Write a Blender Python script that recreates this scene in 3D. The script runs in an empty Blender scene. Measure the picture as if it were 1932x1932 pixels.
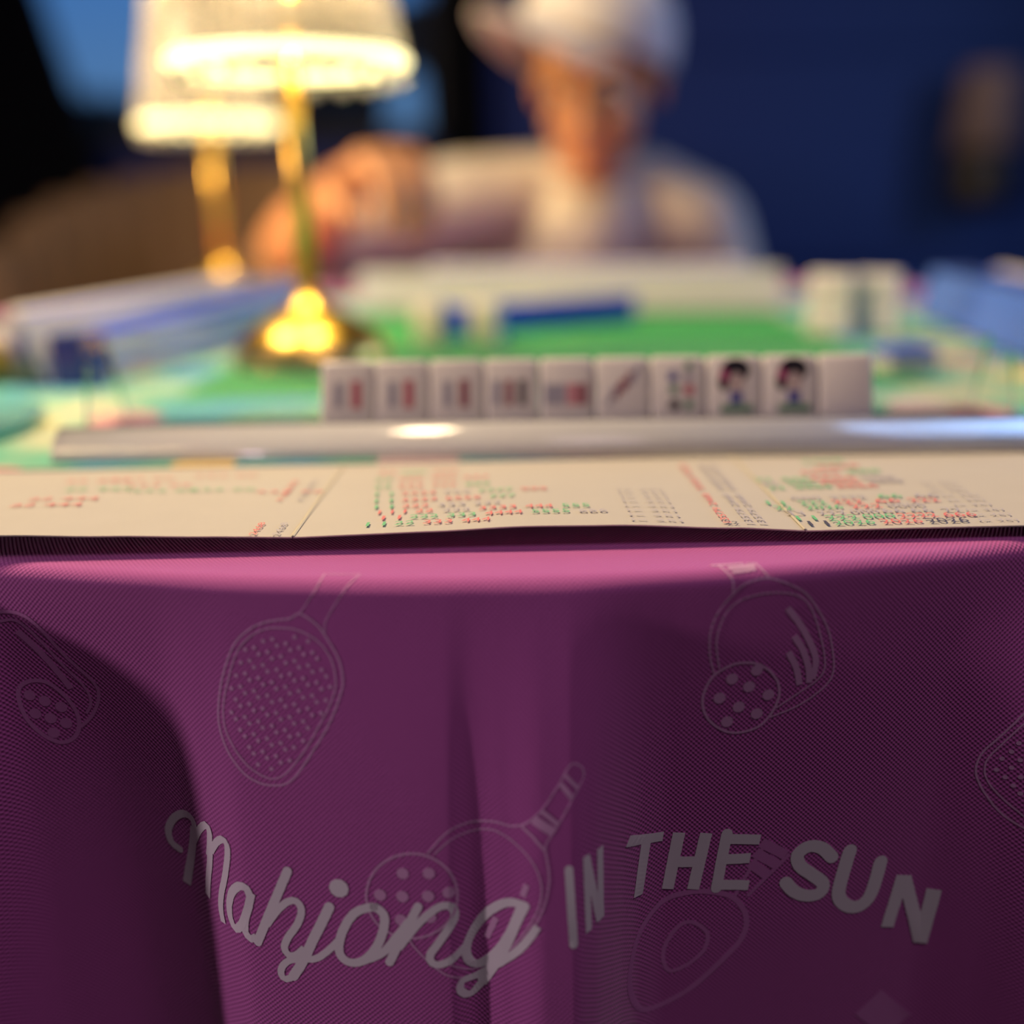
import bpy, bmesh, math, random
from mathutils import Vector, Matrix, Euler
random.seed(7)
sc = bpy.context.scene
C = sc.collection
R = math.radians
PI = math.pi
# world origin: the table's near side, z = 0 is the top of the table; the floor lies at z = -0.74
# ---------------------------------------------------------------- camera
cam_d = bpy.data.cameras.new('camera'); cam = bpy.data.objects.new('camera', cam_d); C.objects.link(cam)
cam.location = (0, 0, 0.101)
cam.rotation_euler = (Matrix.Rotation(R(73), 3, 'X') @ Matrix.Rotation(R(-1.2), 3, 'Z')).to_euler()
cam_d.sensor_width = 36; cam_d.lens = 36; cam_d.clip_start = 0.01
cam_d.dof.use_dof = True; cam_d.dof.focus_distance = 0.315; cam_d.dof.aperture_fstop = 2.15
sc.camera = cam
# ---------------------------------------------------------------- world, light, exposure
w = bpy.data.worlds.new('dusk'); sc.world = w; w.use_nodes = True
bg = w.node_tree.nodes['Background']
wt = w.node_tree
tc_ = wt.nodes.new('ShaderNodeTexCoord'); sp_ = wt.nodes.new('ShaderNodeSeparateXYZ'); rp_ = wt.nodes.new('ShaderNodeValToRGB')
wt.links.new(tc_.outputs['Generated'], sp_.inputs[0]); wt.links.new(sp_.outputs['Z'], rp_.inputs[0]); wt.links.new(rp_.outputs[0], bg.inputs['Color'])
rp_.color_ramp.elements[0].position = 0.0; rp_.color_ramp.elements[0].color = (0.13, 0.25, 0.40, 1)
rp_.color_ramp.elements[1].position = 0.25; rp_.color_ramp.elements[1].color = (0.04, 0.17, 0.50, 1)
bg.inputs['Strength'].default_value = 1.0
def area(name, loc, target, size, power, color, spread=180):
    d = bpy.data.lights.new(name, 'AREA'); d.shape = 'DISK'; d.size = size; d.energy = power; d.color = color; d.spread = R(spread)
    o = bpy.data.objects.new(name, d); C.objects.link(o); o.location = loc
    o.rotation_euler = (Vector(target)-Vector(loc)).to_track_quat('-Z', 'Y').to_euler(); return o
area('ceiling_lamp_light', (-0.66, 0.80, 1.38), (0, 0.6, 0), 0.34, 31.0, (1, 0.76, 0.45))    # warm downlight over the table
area('side_rake_light', (-2.4, -0.22, 0.05), (0, 0.25, -0.1), 0.15, 15.5, (1.0, 0.72, 0.84))   # added low at the left so the cloth's folds throw shade
area('left_fill_light', (-1.7, 0.75, 0.30), (0.1, 1.5, 0.0), 0.25, 7.0, (1.0, 0.70, 0.34), 70)     # unseen warm fill, added to brighten the person's shirt and hand
area('front_fill_light', (0.45, -0.45, 1.7), (0.1, 0.3, 0), 0.9, 7.6, (1.0, 0.74, 0.90))             # added dim fill above the camera, standing in for room bounce
area('side_window_light', (2.45, 1.5, 0.8), (0.2, 0.7, 0), 1.2, 30.0, (0.34, 0.55, 1.0))     # dusk light from the right
vs = sc.view_settings
vs.view_transform = 'Standard'; vs.look = 'None'; vs.gamma = 1; vs.use_curve_mapping = False; vs.exposure = 0.0
sc.cycles.max_bounces = 10; sc.cycles.transparent_max_bounces = 24; sc.cycles.caustics_reflective = False
sc.cycles.sample_clamp_indirect = 4
# ---------------------------------------------------------------- materials
def node(nt, t, **kw):
    n = nt.nodes.new(t)
    for k, v in kw.items(): setattr(n, k, v)
    return n
def pbr(name, col, rough=0.5, metal=0.0, emit=None, estr=0.0, noise=0.0, nscale=30.0, bump=0.0, bscale=200.0, spec=0.5):
    m = bpy.data.materials.new(name); m.use_nodes = True; nt = m.node_tree; b = nt.nodes['Principled BSDF']
    b.inputs['Base Color'].default_value = (*col, 1); b.inputs['Roughness'].default_value = rough; b.inputs['Metallic'].default_value = metal
    b.inputs['Specular IOR Level'].default_value = spec
    if emit: b.inputs['Emission Color'].default_value = (*emit, 1); b.inputs['Emission Strength'].default_value = estr
    if noise:
        tc = node(nt, 'ShaderNodeTexCoord'); n = node(nt, 'ShaderNodeTexNoise'); n.inputs['Scale'].default_value = nscale; n.inputs['Detail'].default_value = 4
        mx = node(nt, 'ShaderNodeMixRGB'); mx.inputs[1].default_value = (*[c*(1-noise) for c in col], 1); mx.inputs[2].default_value = (*[min(1, c*(1+noise)) for c in col], 1)
        nt.links.new(tc.outputs['Object'], n.inputs['Vector']); nt.links.new(n.outputs['Fac'], mx.inputs[0]); nt.links.new(mx.outputs[0], b.inputs['Base Color'])
    if bump:
        tc = node(nt, 'ShaderNodeTexCoord'); n = node(nt, 'ShaderNodeTexNoise'); n.inputs['Scale'].default_value = bscale
        bp = node(nt, 'ShaderNodeBump'); bp.inputs['Strength'].default_value = bump; bp.inputs['Distance'].default_value = 0.002
        nt.links.new(tc.outputs['Object'], n.inputs['Vector']); nt.links.new(n.outputs['Fac'], bp.inputs['Height']); nt.links.new(bp.outputs[0], b.inputs['Normal'])
    return m
def acrylic(name, tint, clear, body=(0.8, 0.85, 0.9), ior=1.49, rough=0.06, thru=0.5):
    """clear plastic: mostly see-through, a little milky, glossy by fresnel"""
    m = bpy.data.materials.new(name); m.use_nodes = True; nt = m.node_tree; nt.nodes.clear()
    out = node(nt, 'ShaderNodeOutputMaterial'); tr = node(nt, 'ShaderNodeBsdfTransparent'); tr.inputs[0].default_value = (*tint, 1)
    df = node(nt, 'ShaderNodeBsdfDiffuse'); df.inputs[0].default_value = (*body, 1)
    tl = node(nt, 'ShaderNodeBsdfTranslucent'); tl.inputs[0].default_value = (*body, 1)
    m0 = node(nt, 'ShaderNodeMixShader'); m0.inputs[0].default_value = thru; nt.links.new(df.outputs[0], m0.inputs[1]); nt.links.new(tl.outputs[0], m0.inputs[2])
    m1 = node(nt, 'ShaderNodeMixShader'); m1.inputs[0].default_value = 1-clear; nt.links.new(tr.outputs[0], m1.inputs[1]); nt.links.new(m0.outputs[0], m1.inputs[2])
    gl = node(nt, 'ShaderNodeBsdfGlossy'); gl.inputs['Roughness'].default_value = rough
    if ior: fr = node(nt, 'ShaderNodeFresnel'); fr.inputs[0].default_value = ior
    else: fr = node(nt, 'ShaderNodeValue'); fr.outputs[0].default_value = 0.05
    m2 = node(nt, 'ShaderNodeMixShader'); nt.links.new(fr.outputs[0], m2.inputs[0]); nt.links.new(m1.outputs[0], m2.inputs[1]); nt.links.new(gl.outputs[0], m2.inputs[2])
    nt.links.new(m2.outputs[0], out.inputs[0]); return m
M = {}
M['white'] = pbr('tile_white', (0.72, 0.69, 0.66), 0.3)
M['blue'] = pbr('tile_blue', (0.035, 0.10, 0.72), 0.4, spec=0.15)
M['navy'] = pbr('navy_acrylic', (0.01, 0.035, 0.20), 0.2)
M['brass'] = pbr('brass', (0.86, 0.55, 0.11), 0.30, 1.0)
M['paper'] = pbr('card_paper', (0.57, 0.53, 0.47), 0.6, noise=0.03, nscale=60)
M['crease'] = pbr('card_crease', (0.62, 0.56, 0.42), 0.7)
M['ink_red'] = pbr('ink_red', (0.78, 0.20, 0.20), 0.6); M['ink_green'] = pbr('ink_green', (0.16, 0.55, 0.27), 0.6)
M['ink_black'] = pbr('ink_black', (0.08, 0.08, 0.13), 0.6); M['ink_grey'] = pbr('ink_grey', (0.48, 0.45, 0.50), 0.6)
M['rack'] = acrylic('clear_acrylic', (0.98, 0.985, 1.0), 0.95, ior=1.18)
M['rack_lip'] = acrylic('polished_acrylic_edge', (0.97, 0.98, 1.0), 0.25, body=(0.97, 0.97, 0.99), ior=1.5, rough=0.12, thru=0.3)
M['rack_frost'] = acrylic('frosted_acrylic', (0.9, 0.93, 1.0), 0.18, body=(0.80, 0.81, 0.86), ior=1.25, rough=0.2, thru=0.25)
M['rack_blue'] = acrylic('blue_acrylic', (0.45, 0.65, 1.0), 0.20, body=(0.12, 0.28, 0.98), ior=1.3, rough=0.2, thru=0.2)
M['rib'] = acrylic('shade_rib', (1, 0.99, 0.97), 0.85, body=(0.95, 0.93, 0.90), ior=None, rough=0.2, thru=0.75)
M['liner'] = acrylic('shade_liner', (1, 0.97, 0.92), 0.22, body=(0.105, 0.098, 0.092), ior=1.1, rough=0.4, thru=0.85)
M['bead'] = acrylic('crystal_bead', (1, 1, 1), 0.35, body=(0.95, 0.92, 0.85), rough=0.05)
M['ring'] = pbr('glowing_ring', (0.9, 0.85, 0.7), 0.4, emit=(1, 0.84, 0.36), estr=2.8)
M['led'] = pbr('led_panel', (0.9, 0.9, 0.8), 0.4, emit=(1, 0.80, 0.35), estr=9.0)
M['skin'] = pbr('skin', (0.52, 0.235, 0.10), 0.5, noise=0.06, nscale=25)
M['shirt'] = pbr('cream_cotton', (0.58, 0.53, 0.46), 0.9, bump=0.2, bscale=300)
M['cap'] = pbr('white_cotton', (0.58, 0.545, 0.55), 0.85, bump=0.2, bscale=300)
M['hair'] = pbr('dark_hair', (0.015, 0.01, 0.008), 0.5)
M['trousers'] = pbr('dark_trousers', (0.02, 0.02, 0.03), 0.8)
M['eye'] = pbr('eye_white', (0.6, 0.57, 0.53), 0.2); M['iris'] = pbr('iris', (0.03, 0.015, 0.01), 0.2)
M['lip'] = pbr('lips', (0.40, 0.13, 0.09), 0.5)
M['chair'] = pbr('brown_velvet', (0.17, 0.10, 0.05), 0.85, noise=0.15, nscale=8)
M['wood'] = pbr('dark_wood', (0.05, 0.03, 0.02), 0.5)
M['wall'] = pbr('navy_paint', (0.0012, 0.024, 0.175), 0.6, noise=0.06, nscale=3)
M['dark'] = pbr('black_paint', (0.006, 0.006, 0.010), 0.8)
M['floor'] = pbr('dark_floor', (0.03, 0.025, 0.022), 0.4, noise=0.3, nscale=6)
M['ceil'] = pbr('dark_ceiling', (0.03, 0.03, 0.04), 0.9)
M['curtain'] = pbr('black_curtain', (0.004, 0.004, 0.005), 0.95)
M['bark'] = pbr('bark', (0.01, 0.008, 0.006), 0.9); M['leaf'] = pbr('leaf', (0.006, 0.010, 0.008), 0.8)
M['fabric_shade'] = pbr('taupe_linen', (0.20, 0.15, 0.155), 0.9); M['black_metal'] = pbr('black_metal', (0.012, 0.010, 0.010), 0.5)
M['teal'] = acrylic('teal_glass', (0.6, 0.95, 0.97), 0.15, body=(0.36, 0.82, 0.85), ior=1.15, rough=0.1)
M['glass'] = acrylic('window_glass', (0.93, 0.97, 1.0), 0.97)
M['text'] = pbr('white_print', (0.90, 0.88, 0.89), 0.8); M['line'] = pbr('pale_pink_print', (0.76, 0.42, 0.68), 0.8)
M['faint'] = pbr('faint_print', (0.66, 0.25, 0.57), 0.8)
M['m_red'] = pbr('motif_red', (0.46, 0.12, 0.16), 0.4); M['m_grey'] = pbr('motif_blue_grey', (0.34, 0.33, 0.40), 0.4)
M['m_black'] = pbr('motif_black', (0.01, 0.008, 0.015), 0.4); M['m_bar'] = pbr('motif_charcoal', (0.13, 0.11, 0.12), 0.4); M['m_pink'] = pbr('motif_magenta', (0.40, 0.03, 0.16), 0.4)
M['m_green'] = pbr('motif_green', (0.12, 0.25, 0.16), 0.4); M['m_blue'] = pbr('motif_blue', (0.06, 0.07, 0.30), 0.4)
M['m_skin'] = pbr('motif_pale', (0.50, 0.40, 0.38), 0.4); M['m_rose'] = pbr('motif_rose', (0.56, 0.25, 0.29), 0.4); M['m_maroon'] = pbr('motif_maroon', (0.28, 0.10, 0.13), 0.4)
def cloth_material():
    m = bpy.data.materials.new('purple_woven_cloth'); m.use_nodes = True; nt = m.node_tree; b = nt.nodes['Principled BSDF']
    uv = node(nt, 'ShaderNodeUVMap'); sx = node(nt, 'ShaderNodeSeparateXYZ'); nt.links.new(uv.outputs[0], sx.inputs[0])
    def mth(op, a, v=None):
        n = node(nt, 'ShaderNodeMath', operation=op)
        if isinstance(a, (int, float)): n.inputs[0].default_value = a
        else: nt.links.new(a, n.inputs[0])
        if v is not None:
            if isinstance(v, (int, float)): n.inputs[1].default_value = v
            else: nt.links.new(v, n.inputs[1])
        return n.outputs[0]
    k = 2*PI/0.0016                                     # one over-under pair of threads every 1.6 mm
    su = mth('SINE', mth('MULTIPLY', sx.outputs[0], k)); sv = mth('SINE', mth('MULTIPLY', sx.outputs[1], k))
    prod = mth('MULTIPLY', su, sv)
    bp = node(nt, 'ShaderNodeBump'); bp.inputs['Strength'].default_value = 0.7; bp.inputs['Distance'].default_value = 0.0002
    nt.links.new(prod, bp.inputs['Height']); nt.links.new(bp.outputs[0], b.inputs['Normal'])
    rp = node(nt, 'ShaderNodeMapRange'); rp.inputs[1].default_value = -1; rp.inputs[2].default_value = 1; nt.links.new(prod, rp.inputs[0])
    mx = node(nt, 'ShaderNodeMixRGB'); mx.inputs[1].default_value = (0.42, 0.078, 0.33, 1); mx.inputs[2].default_value = (0.67, 0.175, 0.55, 1)  # weave shade put into the colour: thread gaps darker, tops lighter
    nt.links.new(rp.outputs[0], mx.inputs[0]); nt.links.new(mx.outputs[0], b.inputs['Base Color'])
    b.inputs['Roughness'].default_value = 0.75; b.inputs['Sheen Weight'].default_value = 0.4; b.inputs['Sheen Roughness'].default_value = 0.4; b.inputs['Sheen Tint'].default_value = (1, 0.85, 0.9, 1); b.inputs['Specular IOR Level'].default_value = 0.25
    return m
M['cloth'] = cloth_material()
def mat_material():
    """printed playing mat: green field, a border of teal and blue with scattered blossoms"""
    m = bpy.data.materials.new('printed_mat'); m.use_nodes = True; nt = m.node_tree; b = nt.nodes['Principled BSDF']; L = nt.links.new
    tc = node(nt, 'ShaderNodeTexCoord'); P = tc.outputs['Object']
    n1 = node(nt, 'ShaderNodeTexNoise'); n1.inputs['Scale'].default_value = 11; n1.inputs['Detail'].default_value = 2; L(P, n1.inputs['Vector'])
    r1 = node(nt, 'ShaderNodeValToRGB'); e = r1.color_ramp.elements
    e[0].position = 0.30; e[0].color = (0.20, 0.32, 0.68, 1); e[1].position = 0.72; e[1].color = (0.70, 0.66, 0.44, 1)
    for p, c in ((0.42, (0.08, 0.42, 0.55, 1)), (0.50, (0.14, 0.52, 0.36, 1)), (0.60, (0.42, 0.62, 0.42, 1))):
        q = e.new(p); q.color = c
    L(n1.outputs['Fac'], r1.inputs[0])
    v = node(nt, 'ShaderNodeTexVoronoi'); v.inputs['Scale'].default_value = 17; L(P, v.inputs['Vector'])
    lt = node(nt, 'ShaderNodeMath', operation='LESS_THAN'); lt.inputs[1].default_value = 0.30; L(v.outputs['Distance'], lt.inputs[0])
    sx = node(nt, 'ShaderNodeSeparateColor'); L(v.outputs['Color'], sx.inputs[0])
    r2 = node(nt, 'ShaderNodeValToRGB'); r2.color_ramp.interpolation = 'CONSTANT'; e = r2.color_ramp.elements
    e[0].position = 0; e[0].color = (0.80, 0.33, 0.36, 1); e[1].position = 0.45; e[1].color = (0.85, 0.66, 0.25, 1)
    q = e.new(0.7); q.color = (0.80, 0.62, 0.62, 1)
    L(sx.outputs[0], r2.inputs[0])
    m1 = node(nt, 'ShaderNodeMixRGB'); L(lt.outputs[0], m1.inputs[0]); L(r1.outputs[0], m1.inputs[1]); L(r2.outputs[0], m1.inputs[2])
    s = node(nt, 'ShaderNodeSeparateXYZ'); L(P, s.inputs[0])
    ax = node(nt, 'ShaderNodeMath', operation='ABSOLUTE'); L(s.outputs[0], ax.inputs[0]); ay = node(nt, 'ShaderNodeMath', operation='ABSOLUTE'); L(s.outputs[1], ay.inputs[0])
    mxm = node(nt, 'ShaderNodeMath', operation='MAXIMUM'); L(ax.outputs[0], mxm.inputs[0]); L(ay.outputs[0], mxm.inputs[1])
    st = node(nt, 'ShaderNodeMath', operation='GREATER_THAN'); st.inputs[1].default_value = 0.205; L(mxm.outputs[0], st.inputs[0])
    m2 = node(nt, 'ShaderNodeMixRGB'); m2.inputs[1].default_value = (0.04, 0.34, 0.085, 1); L(st.outputs[0], m2.inputs[0]); L(m1.outputs[0], m2.inputs[2])
    L(m2.outputs[0], b.inputs['Base Color']); b.inputs['Roughness'].default_value = 0.7; return m
M['mat'] = mat_material()
# ---------------------------------------------------------------- helpers
def obj(name, me, mat=None, parent=None, loc=None, rot=None):
    if mat is not None and not me.materials: me.materials.append(M[mat] if isinstance(mat, str) else mat)
    o = bpy.data.objects.new(name, me); C.objects.link(o)
    if parent: o.parent = parent
    if loc: o.location = loc
    if rot: o.rotation_euler = rot
    return o
def tag(o, label, cat, group=None):
    o['label'] = label; o['category'] = cat
    if group: o['group'] = group
    return o
def thing(name, label, cat, loc=(0, 0, 0), rot=(0, 0, 0), group=None):
    o = bpy.data.objects.new(name, None); C.objects.link(o); o.location = loc; o.rotation_euler = rot; o.empty_display_size = 0.02
    return tag(o, label, cat, group)
def struct(o): o['kind'] = 'structure'; return o
def done(bm, name, smooth=False):
    bmesh.ops.recalc_face_normals(bm, faces=bm.faces)
    me = bpy.data.meshes.new(name); bm.to_mesh(me); bm.free()
    if smooth:
        for p in me.polygons: p.use_smooth = True
    return me
def box_bm(bm, lo, hi, mtx=None, bevel=0.0, seg=2):
    r = bmesh.ops.create_cube(bm, size=1)
    vs_ = r['verts']
    for v in vs_:
        v.co = Vector([lo[i] + (v.co[i]+0.5)*(hi[i]-lo[i]) for i in range(3)])
    if bevel:
        es = list({e for v in vs_ for e in v.link_edges})
        rr = bmesh.ops.bevel(bm, geom=es, offset=bevel, segments=seg, affect='EDGES', profile=0.5)
        vs_ = list({v for f in rr['faces'] for v in f.verts} | {v for v in vs_ if v.is_valid})
    if mtx is not None:
        for v in vs_: v.co = mtx @ v.co
    return vs_
def box(name, lo, hi, bevel=0.0, seg=2, smooth=False):
    bm = bmesh.new(); box_bm(bm, lo, hi, None, bevel, seg); return done(bm, name, smooth)
def lathe(name, prof, n=40, smooth=True):
    vs_, fs = [], []
    for i in range(n):
        a = 2*PI*i/n
        for r, z in prof: vs_.append((r*math.cos(a), r*math.sin(a), z))
    k = len(prof)
    for i in range(n):
        j = (i+1) % n
        for q in range(k-1): fs.append((i*k+q, j*k+q, j*k+q+1, i*k+q+1))
    me = bpy.data.meshes.new(name); me.from_pydata(vs_, [], fs)
    bm = bmesh.new(); bm.from_mesh(me); bmesh.ops.remove_doubles(bm, verts=bm.verts, dist=1e-6)
    bmesh.ops.dissolve_degenerate(bm, edges=bm.edges, dist=1e-7)
    bmesh.ops.recalc_face_normals(bm, faces=bm.faces); bm.to_mesh(me); bm.free()
    if smooth:
        for p in me.polygons: p.use_smooth = True
    return me
def tube_bm(bm, pts, rads, n=10, cap=True):
    """round tube through pts"""
    pts = [Vector(p) for p in pts]; rings = []
    for i, p in enumerate(pts):
        d = (pts[min(i+1, len(pts)-1)]-pts[max(i-1, 0)]).normalized()
        q = d.to_track_quat('Z', 'Y')
        r = rads[i] if isinstance(rads, (list, tuple)) else rads
        rings.append([bm.verts.new(p + q @ Vector((r*math.cos(2*PI*k/n), r*math.sin(2*PI*k/n), 0))) for k in range(n)])
    for a, b in zip(rings, rings[1:]):
        for k in range(n): bm.faces.new((a[k], a[(k+1) % n], b[(k+1) % n], b[k]))
    if cap: bm.faces.new(rings[0][::-1]); bm.faces.new(rings[-1])
def tube(name, pts, rads, n=10):
    bm = bmesh.new(); tube_bm(bm, pts, rads, n); return done(bm, name, True)
def extrude_profile(name, prof, length, smooth=False):
    """closed (y, z) profile swept along x, centred"""
    bm = bmesh.new(); n = len(prof)
    a = [bm.verts.new((-length/2, y, z)) for y, z in prof]; b = [bm.verts.new((length/2, y, z)) for y, z in prof]
    for i in range(n): bm.faces.new((a[i], a[(i+1) % n], b[(i+1) % n], b[i]))
    bm.faces.new(a[::-1]); bm.faces.new(b)
    me = done(bm, name)
    if smooth:
        for p in me.polygons: p.use_smooth = len(p.vertices) == 4
    return me
# ---------------------------------------------------------------- the cloth's surface
TR, TCY, RB, CL = 0.55, 0.816, 0.005, 0.215      # table radius, its centre (y), radius of the bend, drop
FOLD = [(-300, 2), (-260, 45), (-215, 62), (-185, 42), (-156, -2), (-128, -14), (-108, -10), (-93, 3), (-80, 13), (-60, 17), (-40, 20), (-20, 22),  # high bulge left of view is shaped to shade the cloth beside it
        (-13, 18), (-4, 22), (7, 28), (14, 28), (20, 22), (26, 12), (32, 2), (38, -5), (47, -9), (70, -9), (100, -8),
        (132, -6), (149, 3), (165, 17), (185, 31), (205, 38), (230, 28), (260, 2)]
def fold_at(u):
    """outward displacement (mm) of the hanging cloth at u mm along the table's edge"""
    U = u
    if u > 260 or u < -300: return 13 + 13*math.sin((abs(u)-(260 if u > 0 else 300))/29.0 - 1.0)
    k = FOLD
    for i in range(len(k)-1):
        if k[i][0] <= U <= k[i+1][0]:
            def slope(j):
                if j <= 0 or j >= len(k)-1: return 0.0
                a = (k[j][1]-k[j-1][1])/(k[j][0]-k[j-1][0]); b = (k[j+1][1]-k[j][1])/(k[j+1][0]-k[j][0])
                return 0.0 if a*b <= 0 else 2*a*b/(a+b)
            h = k[i+1][0]-k[i][0]; t = (U-k[i][0])/h
            m0, m1 = slope(i)*h, slope(i+1)*h
            return ((2*t**3-3*t*t+1)*k[i][1] + (t**3-2*t*t+t)*m0 + (-2*t**3+3*t*t)*k[i+1][1] + (t**3-t*t)*m1)
    return 0.0
def drop_gain(depth, u=0):
    k = 0.075 if u > -150 else max(0.022, 0.075-0.053*(-150-u)/30)  # the unseen left bulge swells sooner, so its shade starts near the top
    return 1-math.exp(-(max(depth, 0)/k)**1.35)
def cloth(u, a):
    """u = mm along the edge (0 faces the camera), a = mm past the start of the bend (negative: on the table)"""
    th = u/1000/TR; a = a/1000
    if a <= 0: r, z = TR-RB+a, 0.0
    elif a < RB*math.pi/2:
        p = a/RB; r, z = TR-RB+RB*math.sin(p), -RB*(1-math.cos(p))
    else: r, z = TR, -RB-(a-RB*math.pi/2)
    if z < 0:
        r += fold_at(u)/1000*drop_gain(-z, u) + 0.02*(-z)
    return (r*math.sin(th), TCY-r*math.cos(th), z+0.0)
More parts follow.
